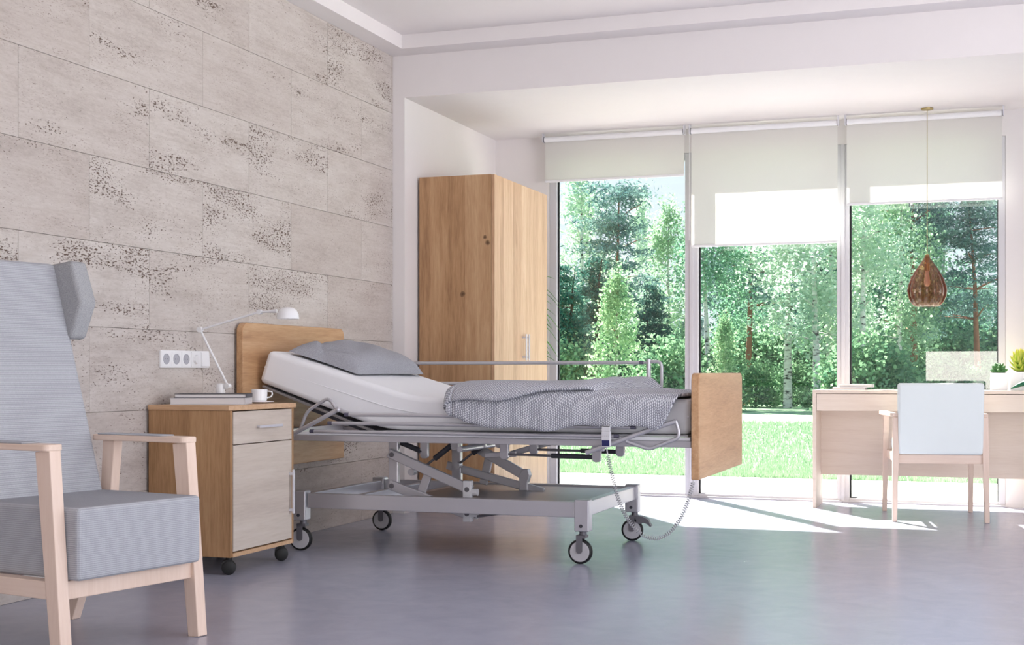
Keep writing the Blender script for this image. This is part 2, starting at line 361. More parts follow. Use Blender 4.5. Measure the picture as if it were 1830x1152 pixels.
def _pil():
    t = NT('pillow_weave'); v = t.obj(); n = t.noise(v, 260, 3, .6); return t.pbr(t.ramp(n, [(.3, lin((146, 147, 154))), (.7, lin((180, 181, 189)))]), .95, 0, t.bump(n, .4, .0015), .1)
M['pillow'] = _pil()
M['book_dark'] = plain('dark_book_cover', (52, 52, 62), .5); M['paper'] = plain('book_pages', (214, 211, 212), .9); M['book_pale'] = plain('pale_book_cover', (206, 203, 206), .6)
M['brass'] = plain('brass', (176, 156, 98), .35, .6); M['cordtex'] = plain('gold_cord', (176, 160, 112), .7)
M['grass'] = leaf_mat('grass_blades', (134, 164, 130), (182, 206, 170), .22)
M['birch_leaf'] = leaf_mat('birch_leaves', (100, 150, 118), (204, 226, 192), .58); M['pale_leaf'] = leaf_mat('pale_birch_leaves', (150, 188, 166), (234, 243, 224), .58); M['teal_leaf'] = leaf_mat('teal_birch_leaves', (66, 124, 104), (160, 204, 166), .55)  # birch leaf varieties: mid green, pale, darker teal green
M['young_leaf'] = leaf_mat('young_birch_leaves', (84, 142, 100), (200, 222, 178), .55)
M['spruce_leaf'] = leaf_mat('spruce_needles', (26, 66, 68), (84, 134, 118), .35)
M['pine_leaf'] = leaf_mat('pine_needles', (60, 98, 104), (148, 180, 168), .4)
M['bush_leaf'] = leaf_mat('bush_leaves', (60, 114, 88), (170, 204, 158), .5)
M['pine_bark'] = plain('pine_bark', (150, 104, 84), .9, 0, .2, .3); M['dark_bark'] = plain('dark_bark', (84, 74, 66), .9, 0, .2, .3)
M['palm'] = leaf_mat('palm_leaf', (70, 132, 62), (130, 178, 96), .45)
M['succ_dark'] = plain('dark_green_succulent', (70, 120, 66), .45, 0, .4, .15); M['succ_deep'] = plain('deep_green_leaf', (20, 92, 66), .4, 0, .4, .1)
def _succ():
    t = NT('yellow_green_succulent'); g = t.n('ShaderNodeTexCoord').outputs['Generated']; sp = t.n('ShaderNodeSeparateXYZ'); t.l(g, sp.inputs[0])
    return t.pbr(t.ramp(sp.outputs['X'], [(.0, lin((96, 164, 52))), (.6, lin((164, 188, 66))), (1.0, lin((206, 196, 84)))]), .45)
M['succ_yellow'] = _succ()
def _birchbark():
    t = NT('birch_bark'); v = t.obj(); n = t.noise(t.mapping(v, (5, 5, 14)), 1.3, 3, .6); return t.pbr(t.ramp(n, [(.38, lin((70, 66, 64))), (.46, lin((216, 212, 206))), (.8, lin((238, 236, 232)))]), .8)
M['birch_bark'] = _birchbark()
def _lawn():
    t = NT('lawn'); v = t.obj(); a = t.noise(v, .35, 4, .6); b = t.noise(t.mapping(v, (8, 3, 1)), 2.0, 5, .7); f = t.math('ADD', t.math('MULTIPLY', a, .5), t.math('MULTIPLY', b, .5))
    return t.pbr(t.ramp(f, [(.3, lin((118, 147, 116))), (.5, lin((140, 165, 134))), (.7, lin((158, 180, 150)))]), 1.0, 0, t.bump(b, .6, .02), .05)
M['lawn'] = _lawn()
M['terrace'] = plain('pale_terrace_concrete', (222, 220, 216), .85, 0, .2, .04)
def _amber():
    t = NT('smoked_amber_glass')
    tr = t.n('ShaderNodeBsdfTransparent'); tr.inputs[0].default_value = (.84, .71, .64, 1); gl = t.n('ShaderNodeBsdfGlossy'); gl.inputs['Roughness'].default_value = .03
    df = t.n('ShaderNodeBsdfDiffuse'); df.inputs[0].default_value = lin((150, 96, 76)); m0 = t.n('ShaderNodeMixShader'); m0.inputs[0].default_value = .10
    mx = t.n('ShaderNodeMixShader'); t.l(tr.outputs[0], m0.inputs[1]); t.l(df.outputs[0], m0.inputs[2]); t.l(t.schlick(), mx.inputs[0]); t.l(m0.outputs[0], mx.inputs[1]); t.l(gl.outputs[0], mx.inputs[2]); t.l(mx.outputs[0], t.out.inputs[0]); return t.m
M['amber'] = _amber(); M['bulb'] = plain('frosted_bulb', (232, 222, 210), .3)

# ------------------------------------------------------------------ the room
XW, H, YS, YW, HS = -3.438, 2.784, 7.60, 9.22, 2.529
def struct(mb, name, mat, label, **k): return tag(mb.build(name, mat, **k), label, None, None, 'structure')
struct(MB().box(-3.6, -1.5, -.12, 2.45, 9.34, 0), 'floor', M['floor'], 'grey polished floor of the room')
wl = thing('wall_left', 'left wall faced with travertine tiles', None, (XW, 3, 0), None, None, 'structure')
MB().box(-3.62, -1.5, 0, XW - .016, YS, 2.95).build('wall_core', M['joint'], wl)
rowh = H / 8; pitch = .8425
for k in range(8):
    z1 = H - k * rowh; z0 = z1 - rowh; y = (4.204 if k % 2 == 0 else 4.631) - 7 * pitch
    while y < YS:
        a, b = max(y, -1.5), min(y + pitch, YS)
        if b - a > .02:
            g = .0007; MB().box(XW - .02, a + g, z0 + g, XW - random.Random(k * 99 + int(y * 10)).uniform(0, .0006), b - g, z1 - g).build('tile', M['stone'], wl, bevel=.0012, seg=1)
        y += pitch
struct(MB().box(-3.62, YS, 0, -3.362, YW + .12, HS), 'wall_pier', M['paint'], 'white pier and side wall of the window alcove')
struct(MB().box(-3.62, YS, HS, 2.45, YW + .12, 2.97), 'ceiling_alcove', M['paint'], 'lowered white ceiling over the window alcove with its beam face')
tr = MB(); TX0, TX1, TY0, TY1, ZT = -3.305, 2.0, -1.2, 7.43, 2.866
tr.box(-3.62, -1.5, H, TX0, YS, 2.97).box(TX1, -1.5, H, 2.45, YS, 2.97).box(TX0, TY1, H, TX1, YS, 2.97).box(TX0, -1.5, H, TX1, TY0, 2.97)
tr.box(TX0, TY0, ZT, TX1, TY1, 2.97)
struct(tr, 'ceiling', M['paint'], 'white ceiling with a shallow recessed tray')
WX0, WX1, WZ = -2.957, .093, 2.365
ww = MB().box(-3.362, YW, 0, WX0, YW + .09, HS).box(WX1, YW, 0, 2.45, YW + .09, HS).box(WX0, YW, WZ, WX1, YW + .09, HS)
struct(ww, 'wall_window', M['paint'], 'white wall around the three tall window panes')
struct(MB().box(2.36, -1.5, 0, 2.45, 1.6, H).box(2.36, 6.4, 0, 2.45, YW, H).box(2.36, 1.6, 0, 2.45, 6.4, .25).box(2.36, 1.6, 2.55, 2.45, 6.4, H), 'wall_right', M['paint'], 'white right wall outside the frame, with a wide opening')
struct(MB().box(-3.44, -1.5, 0, 2.36, -1.42, H), 'wall_front', M['paint'], 'white wall behind the viewer')
edges = [(-2.957, -2.903, -1.98, -1.934), (-1.934, -1.887, -.957, -.918), (-.918, -.877, .049, .093)]
for i, (a, b, c, d) in enumerate(edges):
    w = thing('window_%d' % (i + 1), ('left', 'middle', 'right')[i] + ' floor-to-ceiling window with white frame', None, (a, YW + .02, 0), None, None, 'structure')
    y0, y1 = YW + .006, YW + .085; g0, g1 = YW + .045, YW + .057
    MB().box(a + .0008, y0, 0, b, y1, WZ).box(c, y0, 0, d - .0008, y1, WZ).box(b, y0, 0, c, y1, .028).box(b, y0, WZ - .05, c, y1, WZ).build('window_frame', M['frame'], w, bevel=.004)
    MB().box(b, g0 - .016, .028, b + .011, g0, WZ - .05).box(c - .006, g0 - .006, .028, c, g0, WZ - .05).box(b + .011, g0 - .008, .028, b + .05, g0, .033).build('gasket', M['gasket'], w)
    MB().box(b, g0, .028, c, g1, WZ - .05).build('pane', M['glass'], w)
    MB().box(a, YW - .014, 0, d, YW + .006, .012).build('sill_strip', M['frame'], w, bevel=.002)
    if i < 2: MB().box(d - .012, YW - .004, 0, d + .012, YW + .005, WZ).build('cover_strip', M['frame'], w, bevel=.002)

# ------------------------------------------------------------------ roller blinds
for i, (x0, x1, zb) in enumerate([(-2.962, -1.944, 2.188), (-1.922, -.926, 1.703), (-.896, .086, 1.944)]):
    t = thing('roller_blind', ('white roller blind pulled almost up over the left window', 'white roller blind pulled furthest down, over the middle window', 'white roller blind half lowered over the right window behind the hanging lamp')[i], 'blind', (x0, 9.08, 2.48), None, 'roller blinds')
    MB().cyl((x0 + .012, 9.08, 2.486), (x1 - .012, 9.08, 2.486), .019, 16).build('roller_tube', M['white'], t, smooth=40)
    for xe in (x0 + .004, x1 - .012): MB().box(xe, 9.055, 2.466, xe + .008, 9.105, HS - .001).build('bracket', M['chrome'], t)
    for xe in (x0 + .0125, x1 - .0165): MB().cyl((xe, 9.08, 2.486), (xe + .004, 9.08, 2.486), .0205, 14).build('end_cap', M['dark'], t)
    MB().box(x0 + .014, 9.0985, zb + .012, x1 - .014, 9.1, 2.484).build('fabric', M['blind'], t)
    MB().box(x0 + .014, 9.094, zb, x1 - .014, 9.105, zb + .016).build('bottom_bar', M['white'], t, bevel=.003)
    if i == 1:
        pts = [(x0 + .006, 9.075, 2.47), (x0 + .004, 9.07, 1.9), (x0 + .004, 9.07, 1.75)]
        MB().tube(pts, .0016, 6).build('pull_chain', M['white'], t)

# ------------------------------------------------------------------ wardrobe
t = thing('wardrobe', 'tall oak wardrobe standing in the alcove behind the bed', 'wardrobe', (-3.27, 7.79, 0), None)
WA, WB, WC, WD, WT = -3.345, -2.848, 7.788, 8.832, 2.067
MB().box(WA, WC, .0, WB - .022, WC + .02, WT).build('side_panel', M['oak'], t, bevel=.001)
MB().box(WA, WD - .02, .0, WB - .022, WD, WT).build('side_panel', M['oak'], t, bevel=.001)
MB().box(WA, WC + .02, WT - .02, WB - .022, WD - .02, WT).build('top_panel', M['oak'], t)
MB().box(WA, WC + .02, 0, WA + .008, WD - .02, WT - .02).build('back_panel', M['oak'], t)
MB().box(WB - .05, WC + .02, 0, WB - .03, WD - .02, .05).build('plinth', M['dark'], t)
ym = 8.345
for i, (a, b) in enumerate([(WC + .001, ym - .0015), (ym + .0015, WD - .001)]):
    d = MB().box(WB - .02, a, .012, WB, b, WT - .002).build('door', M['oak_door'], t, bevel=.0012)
    yh = ym - .028 if i == 0 else ym + .028
    MB().box(WB + .022, yh - .007, .935, WB + .03, yh + .007, 1.105).box(WB, yh - .006, .95, WB + .023, yh + .006, .962).box(WB, yh - .006, 1.078, WB + .023, yh + .006, 1.09).build('handle', M['chrome'], d, bevel=.0015)

# ------------------------------------------------------------------ hospital bed
B = thing('hospital_bed', 'adjustable hospital bed on casters with oak head and foot boards', 'bed', (-2.3, 6.29, 0), None)
Y0, Y1 = 5.745, 6.835
MB().prism(rrect(Y0, .384, Y1, 1.099, .045, 6, (0, 0, 1, 1)), 'x', -3.424, -3.388).build('headboard', M['oak_flat'], B, bevel=.004)
MB().prism(rrect(Y0, .399, Y1 - .03, .856, .04, 6, (0, 0, 1, 1)), 'x', -1.206, -1.17).build('footboard', M['oak_flat'], B, bevel=.004)
for y in (5.79, 6.72): MB().box(-1.214, y, .545, -1.206, y + .07, .578).build('footboard_mount', M['black'], B)
for y in (5.795, 6.75):
    MB().box(-3.385, y, .533, -1.216, y + .035, .562).build('side_beam', M['metal'], B, bevel=.003)
    MB().box(-3.385, y + .003, .5625, -1.22, y + .03, .577).build('beam_rail', M['sheet'], B, bevel=.002)
MB().box(-3.385, 5.83, .535, -3.35, 6.75, .575).build('cross_beam', M['metal'], B, bevel=.003)
MB().box(-1.26, 5.83, .535, -1.218, 6.75, .575).build('cross_beam', M['metal'], B, bevel=.003)
for x in (-2.45, -2.0, -1.62): MB().box(x, 5.83, .54, x + .035, 6.75, .572).build('cross_beam', M['metal'], B, bevel=.003)
MB().box(-2.70, 5.84, .577, -1.24, 6.745, .585).build('mattress_platform', M['plastic'], B, bevel=.002)
a = Vector((-2.715, 0, .570)); b = Vector((-3.352, 0, .797)); n = Vector((-.337, 0, -.9415)).normalized() * .012
MB().prism([(a.x, a.z), (b.x, b.z), (b.x + n.x, b.z + n.z), (a.x + n.x, a.z + n.z)], 'y', 5.87, 6.73).build('back_platform', M['steel'], B, bevel=.002)
for y in (5.9, 6.7): MB().bar((-2.76, y, .572), (-3.1, y, .69), .03, .03).build('back_frame', M['dark'], B)
# lowered near guard rail
YN = 5.762
def rail(x0, x1, z, y, r=.0085):
    q = MB().cyl((x0, y, z), (x1, y, z), r, 12).build('guard_bar', M['metal'], B, smooth=40)
    for s, xe in ((1, x0), (-1, x1)): MB().cyl((xe - s * .016, y, z), (xe + s * .006, y, z), r * 1.08, 12).build('end_sleeve', M['sleeve'], q, smooth=40)
rail(-2.838, -1.40, .661, YN); rail(-2.925, -1.47, .620, YN); rail(-3.02, -1.545, .580, YN)
hb = MB().tube([(-3.118, YN - .016, .566), (-2.882, YN - .016, .684)], .0105, 12).build('guard_arm', M['metal'], B, smooth=40)
MB().tube(fillet([(-3.088, YN - .006, .582), (-3.05, YN - .006, .674), (-2.934, YN - .006, .742), (-2.893, YN - .006, .682)], .03), .008, 10).build('guard_loop', M['metal'], B, smooth=40)
MB().ball((-2.882, YN - .016, .684), .013).build('pivot', M['metal'], B, smooth=60)
MB().tube([(-1.675, YN - .010, .505), (-1.36, YN - .008, .622), (-1.275, YN - .005, .648)], .0105, 12).build('guard_arm', M['metal'], B, smooth=40)
MB().tube(fillet([(-1.495, YN - .006, .558), (-1.392, YN - .006, .526), (-1.262, YN - .006, .578), (-1.262, YN - .006, .61), (-1.275, YN - .006, .65)], .02), .008, 10).build('guard_loop', M['metal'], B, smooth=40)
MB().box(-1.655, YN - .004, .512, -1.60, YN + .035, .532).build('guard_mount', M['metal'], B, bevel=.006)
# raised far guard rail
YF = 6.862
rail(-3.02, -1.705, .909, YF, .009); rail(-3.02, -1.705, .799, YF, .009); rail(-3.02, -1.705, .69, YF, .009)
MB().tube([(-1.662, YF, .60), (-1.662, YF, .927)], .012, 12).build('guard_post', M['metal'], B, smooth=40)
for z in (.909, .799): MB().cyl((-1.69, YF, z), (-1.66, YF, z), .006, 8).build('guard_link', M['metal'], B)
MB().tube(fillet([(-1.662, YF, .914), (-1.594, YF, .914), (-1.594, YF, .78), (-1.625, YF, .70), (-1.655, YF, .66)], .035), .009, 10).build('guard_loop', M['metal'], B, smooth=40)
MB().tube([(-3.03, YF, .60), (-3.03, YF, .927)], .012, 12).build('guard_post', M['metal'], B, smooth=40)
# chassis
for y in (5.868, 6.765):
    MB().box(-3.095, y - .02, .208, -1.757, y + .02, .278).build('chassis_beam', M['metal'], B, bevel=.003)
MB().box(-3.155, 5.9, .212, -3.115, 6.735, .272).build('chassis_end', M['metal'], B, bevel=.003)
MB().box(-1.742, 5.9, .212, -1.702, 6.735, .278).build('chassis_end', M['metal'], B, bevel=.003)
MB().box(-2.62, 5.89, .262, -1.742, 6.744, .268).build('cover_plate', M['steel'], B)
MB().box(-2.66, 5.89, .215, -2.62, 6.744, .268).build('chassis_cross', M['metal'], B, bevel=.003)
MB().box(-2.90, 5.89, .215, -2.862, 6.744, .268).build('chassis_cross', M['metal'], B, bevel=.003)
for x in (-3.137, -1.722):
    for y in (5.868, 6.765):
        p = MB().box(x - .034, y - .03, .147, x + .034, y + .03, .289).build('corner_post', M['metal'], B, bevel=.005)
        MB().cyl((x - .002, y - .029, .172), (x - .002, y - .0335, .172), .008, 12).build('bolt', M['dark'], p)
CX = {}
def caster(x, y, brake, rot):
    """wheel in the x-z plane turned by rot about the vertical"""
    e = bpy.data.objects.new('caster', None); C.objects.link(e); e.parent = B; e.location = (x + 2.3, y - 6.29, 0); e.rotation_euler = (0, 0, rot)
    if 'd' not in CX:
        CX['d'] = MB().lathe([(0, -.017), (.044, -.017), (.047, -.013), (.047, .013), (.044, .017), (0, .017)], (0, 0, .0555), 28, 'y').mesh('wheel', M['wheel'], (0, 0, 0), 40)
        CX['t'] = MB().lathe([(.046, -.015), (.051, -.0145), (.0555, -.008), (.0555, .008), (.051, .0145), (.046, .015)], (0, 0, .0555), 32, 'y', True).mesh('tyre', M['black'], (0, 0, 0), 50)
        f = MB().cyl((0.012, 0, .122), (0.012, 0, .150), .0165, 14)
        for s in (-1, 1): f.prism(rrect(-.014, .048, .014, .13, .013, 5, (1, 1, 0, 0)), 'y', s * .019, s * .024)
        f.box(-.014, -.024, .118, .03, .024, .13); CX['f'] = f.mesh('fork', M['fork'], (0, 0, 0), 40)
        CX['b'] = MB().prism([(.02, .128), (.055, .126), (.085, .11), (.092, .09), (.102, .078), (.094, .074), (.08, .088), (.06, .094), (.045, .088), (.025, .092)], 'y', -.022, .022).mesh('brake_pedal', M['fork'], (0, 0, 0), 30)
    for k, nm in (('d', 'wheel'), ('t', 'tyre'), ('f', 'fork')) + ((('b', 'brake_pedal'),) if brake else ()):
        o = bpy.data.objects.new(nm, CX[k]); C.objects.link(o); o.parent = e
caster(-1.735, 5.868, False, 0.0); caster(-1.724, 6.765, True, .08); caster(-3.140, 5.868, False, .12); caster(-3.125, 6.765, False, 0)
# lifting gear
def arm(nm, p0, p1, w, h, mat='metal', **k): return MB().bar(p0, p1, w, h, **k).build(nm, M[mat], B, bevel=.004)
ya, yb = 6.02, 6.46
arm('lift_arm', (-2.745, ya, .470), (-2.315, ya, .300), .024, .046)
arm('lift_arm', (-2.745, ya, .318), (-2.335, ya, .186), .024, .046)
arm('lift_post', (-2.730, ya + .03, .30), (-2.730, ya + .03, .53), .03, .05, up=(1, 0, 0))
arm('lift_brace', (-2.545, ya + .02, .375), (-2.585, ya + .02, .275), .012, .045, up=(1, 0, 0))
for (x, z0, z1) in ((-2.335, .262, .346), (-2.335, .152, .225)):
    MB().box(x - .022, ya - .016, z0, x + .022, ya + .016, z1).build('lift_bracket', M['plastic'], B, bevel=.004)
    MB().cyl((x + .02, ya, z0 + .03), (x + .05, ya, z0 + .03), .017, 14).build('lift_pivot', M['plastic'], B, smooth=40)
for x, z in ((-2.725, .461), (-2.725, .311), (-2.335, .19), (-2.335, .305)): MB().cyl((x, ya - .018, z), (x, ya - .011, z), .012, 12).build('bolt', M['fork'], B)
arm('lift_arm', (-2.50, yb, .498), (-2.215, yb, .350), .024, .048)
arm('lift_arm', (-2.62, yb, .385), (-2.10, yb, .262), .022, .04)
arm('lift_brace', (-2.40, yb + .02, .42), (-2.43, yb + .02, .29), .012, .045, up=(1, 0, 0))
MB().prism([(-2.225, .268), (-2.18, .268), (-2.18, .31), (-2.17, .345), (-2.178, .375), (-2.205, .375), (-2.225, .345)], 'y', yb - .02, yb + .02).build('lift_bracket', M['metal'], B, bevel=.003)
arm('lift_post', (-2.565, yb, .30), (-2.565, yb, .53), .03, .05, up=(1, 0, 0))
def strut(x0, z0, x1, z1, y, r0, r1, f, flip=False):
    p0 = Vector((x0, y, z0)); p1 = Vector((x1, y, z1)); m = p0.lerp(p1, f)
    q = MB().cyl(p0, m, r0, 14).build('gas_spring', M['dark'], B, smooth=40); MB().cyl(m, p1, r1, 10).build('piston_rod', M['fork'], q, smooth=40)
strut(-2.77, .53, -2.60, .468, 6.12, .013, .008, .93); strut(-2.46, .505, -2.60, .40, 6.12, .014, .006, .62); MB().cyl((-2.665, 6.1, .372), (-2.665, 6.14, .372), .017, 12).build('spring_pivot', M['metal'], B)
strut(-2.36, .53, -2.54, .395, yb - .04, .015, .006, .58); MB().cyl((-2.545, yb - .06, .388), (-2.545, yb - .02, .388), .017, 12).build('spring_pivot', M['metal'], B)
strut(-1.70, .473, -2.13, .477, 5.98, .0115, .006, .48); strut(-1.63, .489, -2.045, .492, 6.15, .0105, .006, .45)
strut(-2.02, .222, -2.30, .176, ya - .01, .014, .006, .40)
for (x, y, z) in ((-2.136, 5.98, .466), (-1.69, 5.98, .462), (-2.049, 6.15, .481), (-1.624, 6.15, .479), (-2.60, 6.12, .452), (-2.44, 6.12, .494), (-2.33, 6.2, .5), (-2.24, 6.2, .505)):
    MB().prism(rrect(x - .02, z - .012, x + .02, .5325, .016, 5, (1, 1, 0, 0)), 'y', y - .012, y + .012).build('bracket_lug', M['metal'], B, bevel=.002)
arm('link_bar', (-2.20, 6.2, .46), (-1.98, 6.2, .525), .014, .028)
arm('crank_bar', (-2.28, 6.1, .462), (-2.12, 6.1, .472), .014, .026)
MB().cyl((-2.33, 5.9, .50), (-2.33, 6.7, .50), .014, 12).build('torsion_tube', M['metal'], B, smooth=40)

# ------------------------------------------------------------------ mattress, pillow, duvet
def dense(poly, step=.03):
    out = []
    for i in range(len(poly)):
        a = Vector(poly[i]); b = Vector(poly[(i + 1) % len(poly)]); n = max(1, int((b - a).length / step)); out += [tuple(a.lerp(b, k / n)) for k in range(n)]
    return out
mt = thing('mattress', 'white mattress with raised back lying on the hospital bed', 'mattress', (-2.3, 6.3, .59), None)
def bez(a, b, c, n=6): return [tuple(Vector(a) * (1 - t) ** 2 + Vector(b) * 2 * t * (1 - t) + Vector(c) * t * t) for t in [k / n for k in range(n + 1)]]
prof = bez((-2.86, .639), (-2.73, .592), (-2.62, .587)) + [(-1.235, .587), (-1.235, .742)] + bez((-2.42, .742), (-2.555, .742), (-2.68, .782)) + [(-3.318, .968), (-3.372, .812)]
MB().prism(prof, 'y', 5.862, 6.735).build('mattress_body', M['sheet'], mt, bevel=.026, seg=5, smooth=50)
tb = MB().tube([(-1.24, 5.866, .665), (-1.9, 5.859, .665), (-2.5, 5.859, .665), (-2.66, 5.859, .69), (-3.34, 5.866, .885)], .0025, 6); tb.build('piping', M['sheet'], mt)

def pil(u, v):
    # u along the bed (head to foot), v across it; top and bottom share the rim
    return None
rp = random.Random(5); NP = [(rp.uniform(2, 9), rp.uniform(2, 9), rp.uniform(0, 6.3), rp.uniform(.0008, .0028)) for _ in range(7)]
pc = Vector((-3.048, 6.315, .9055)); ax = Vector((.956, 0, -.292)); ay = Vector((.03, 1, 0)).normalized(); az = Vector((.292, 0, .956))
def pillow_pt(u, v, side):
    a, b = u * 2 - 1, v * 2 - 1
    pinch = 1 - .055 * (1 - abs(b)) * 1.0 * abs(a) ** 6; pinch2 = 1 - .05 * (1 - abs(a)) * abs(b) ** 6
    x = a * .198 * pinch; y = b * .375 * pinch2
    th = max(0.0, (1 - a ** 4)) ** .6 * max(0.0, (1 - b ** 6)) ** .6
    h = (.090 if side > 0 else .006) * th
    w = sum(amp * math.sin(fx * a + fy * b + ph) for fx, fy, ph, amp in NP) * th
    w += -.034 * math.exp(-((b + .74) / .07) ** 2 - ((a + .1 - .5 * (b + .7)) / .5) ** 2) * th if side > 0 else 0
    w += -.016 * math.exp(-((a * .8 + b + 1.05) / .07) ** 2) * th if side > 0 else 0
    return pc + ax * x + ay * y + az * (side * h + w * (1 if side > 0 else 0))
pm = MB(); pm.grid(lambda u, v: pillow_pt(u, v, 1), 40, 60, lambda u, v: (u * .46, v * .76)); pm.grid(lambda u, v: pillow_pt(1 - u, v, -1), 40, 60, lambda u, v: (u * .46, v * .76))
single(pm, 'pillow', M['pillow'], (-3.07, 6.3, .87), 'grey woven pillow lying on the raised head of the mattress', 'pillow', smooth=80)

rd = random.Random(11); WV = [(rd.uniform(3, 14), rd.uniform(3, 14), rd.uniform(0, 6.3), rd.uniform(.0015, .004)) for _ in range(9)]
def wob(x, s): return sum(a * math.sin(fx * x + fy * s + ph) for fx, fy, ph, a in WV)
YE, ZE, RE = 5.768, .747, .035      # near edge of the mattress, its top, the bend
def across(s, off):
    """walk s metres from the bed's middle line (y 6.30) toward the viewer, over the edge and down; off: height over the mattress"""
    L1 = 6.30 - (YE + RE)
    r = RE + off; arc = r * PI / 2
    if s < L1: return Vector((6.30 - s, ZE + off)), Vector((0, 1))
    if s < L1 + arc:
        t = (s - L1) / r; c = Vector((YE + RE, ZE - RE)); return c + Vector((-math.sin(t), math.cos(t))) * r, Vector((-math.sin(t), math.cos(t)))
    return Vector((YE - off, ZE - RE - (s - L1 - arc))), Vector((-1, 0))
def duvet_low(u, v):
    x = -2.30 + 1.045 * u
    hem = .668 + .012 * math.sin(9 * x) + .008 * math.sin(23 * x) - .20 * max(0, (u - .90) / .10) ** 1.5
    if u < .06: hem -= .03 * (1 - u / .06)
    s = -.43 + v * (hem + .43); q, n = across(s, .012)
    puff = .018 * math.sin(PI * min(1, max(0, (u - .02) / .97))) * (1 if s < .42 else .8); w = wob(x * 1.0, s) + puff
    if u > .88 and s < .3: w += .012 * math.sin((u - .88) * 40) - .01
    w = max(w, .002 if s < .5 else .002 + .020 * min(1, (s - .5) / .08))
    return (x, q.x + n.x * w, q.y + n.y * w)
def up_edge(x):
    """how far the turned-back layer reaches over toward the near side"""
    f = (x + 2.30) / .70
    return .625 - .075 * f - .10 * max(0, f - .45) ** 1.5 - .16 * max(0, f - .85) + .012 * math.sin(15 * x + 1)
def duvet_up(u, v):
    x = -2.30 + (.74 - .05 * v) * u; e = up_edge(x)
    s = -.43 + v * (e + .43); q, n = across(s, .050)
    w = wob(x * 1.3 + 2, s * 1.2) * 1.5 + .006 + .008 * math.sin(x * 8) * math.sin(s * 5) + .030 * math.exp(-((u - .86) / .08) ** 2) * (.35 + .65 * math.exp(-((s - .1) / .25) ** 2))
    w -= .003 * max(0, (v - .93) / .07) + .034 * max(0, (u - .93) / .07)
    return (x, q.x + n.x * w, q.y + n.y * w)
def duvet_roll(u, v):
    # the bend that joins the lower and the turned-back layer at the pillow end
    lo = Vector(duvet_low(0, v)); hi = Vector(duvet_up(0, v)); m = (lo + hi) / 2; d = (hi - lo) / 2; t = PI * u
    return m - d * math.cos(t) + Vector((-.042 * math.sin(t) * (1 - .15 * v), 0, 0))
dv = MB(); dv.grid(duvet_low, 70, 60, lambda u, v: (u * 1.05, v * 1.0)); dv.grid(duvet_up, 66, 56, lambda u, v: (u * 1.0 + .3, v * .95)); dv.grid(duvet_roll, 10, 56, lambda u, v: (u * .12 - .12, v * .95))
single(dv, 'duvet', M['duvet'], (-1.8, 6.2, .76), 'grey and white woven duvet folded back over the foot of the bed', 'duvet', smooth=80, solid=.014)

# ------------------------------------------------------------------ hand control on its coiled cable
t = thing('hand_control', 'pale bed hand control with navy screen hooked on the guard rail, coiled cable below', 'hand control', (-1.568, 5.728, .53), None); HC = t
body = MB().prism(rrect(-1.589, .535, -1.549, .604, .006, 4), 'y', 5.718, 5.736).build('body', M['plastic'], t, bevel=.003)
MB().box(-1.586, 5.7165, .5405, -1.553, 5.719, .5655).build('screen', M['navy'], body)
for i in range(4): MB().box(-1.585 + i * .0085, 5.7168, .582, -1.580 + i * .0085, 5.7185, .585).build('key', M['wheel'], body)
MB().box(-1.588, 5.720, .604, -1.550, 5.726, .628).box(-1.588, 5.720, .622, -1.550, 5.745, .628).build('hook', M['plastic'], t, bevel=.002)
path = [(-1.563, 5.727, .50), (-1.549, 5.727, .44), (-1.535, 5.726, .385), (-1.523, 5.725, .337), (-1.507, 5.723, .295), (-1.485, 5.722, .25), (-1.455, 5.72, .205), (-1.415, 5.72, .168), (-1.371, 5.72, .151), (-1.325, 5.722, .155), (-1.283, 5.726, .183), (-1.245, 5.732, .236), (-1.222, 5.738, .285), (-1.206, 5.745, .335), (-1.193, 5.752, .393)]
P = [Vector(p) for p in path]; cat = []
for i in range(len(P) - 1):
    p0, p1, p2, p3 = P[max(i - 1, 0)], P[i], P[i + 1], P[min(i + 2, len(P) - 1)]
    for k in range(40):
        q = k / 40; cat.append(.5 * ((2 * p1) + (p2 - p0) * q + (2 * p0 - 5 * p1 + 4 * p2 - p3) * q * q + (3 * p1 - p0 - 3 * p2 + p3) * q ** 3))
cat.append(P[-1]); hel = []; dist = 0.0
for i in range(len(cat) - 1):
    T = (cat[i + 1] - cat[i]); L = T.length; T.normalize(); u = Vector((0, 1, 0)); u = (u - T * u.dot(T)).normalized(); w = T.cross(u)
    n = 2 if L > .0011 else 1
    for k in range(n):
        a = 2 * PI * (dist + L * k / n) / .0100; hel.append(cat[i].lerp(cat[i + 1], k / n) + (u * math.cos(a) + w * math.sin(a)) * .0076)
    dist += L
MB().tube(hel, .0019, 5).build('coiled_cable', M['cable'], t, smooth=60)
MB().tube([(-1.568, 5.727, .538), (-1.566, 5.727, .52), (-1.563, 5.727, .50)], .0028, 8).build('cable_lead', M['plastic'], t, smooth=60)
MB().cyl((-1.193, 5.752, .388), (-1.192, 5.757, .3975), .004, 8).build('cable_plug', M['plastic'], t); HC.location.y -= .026

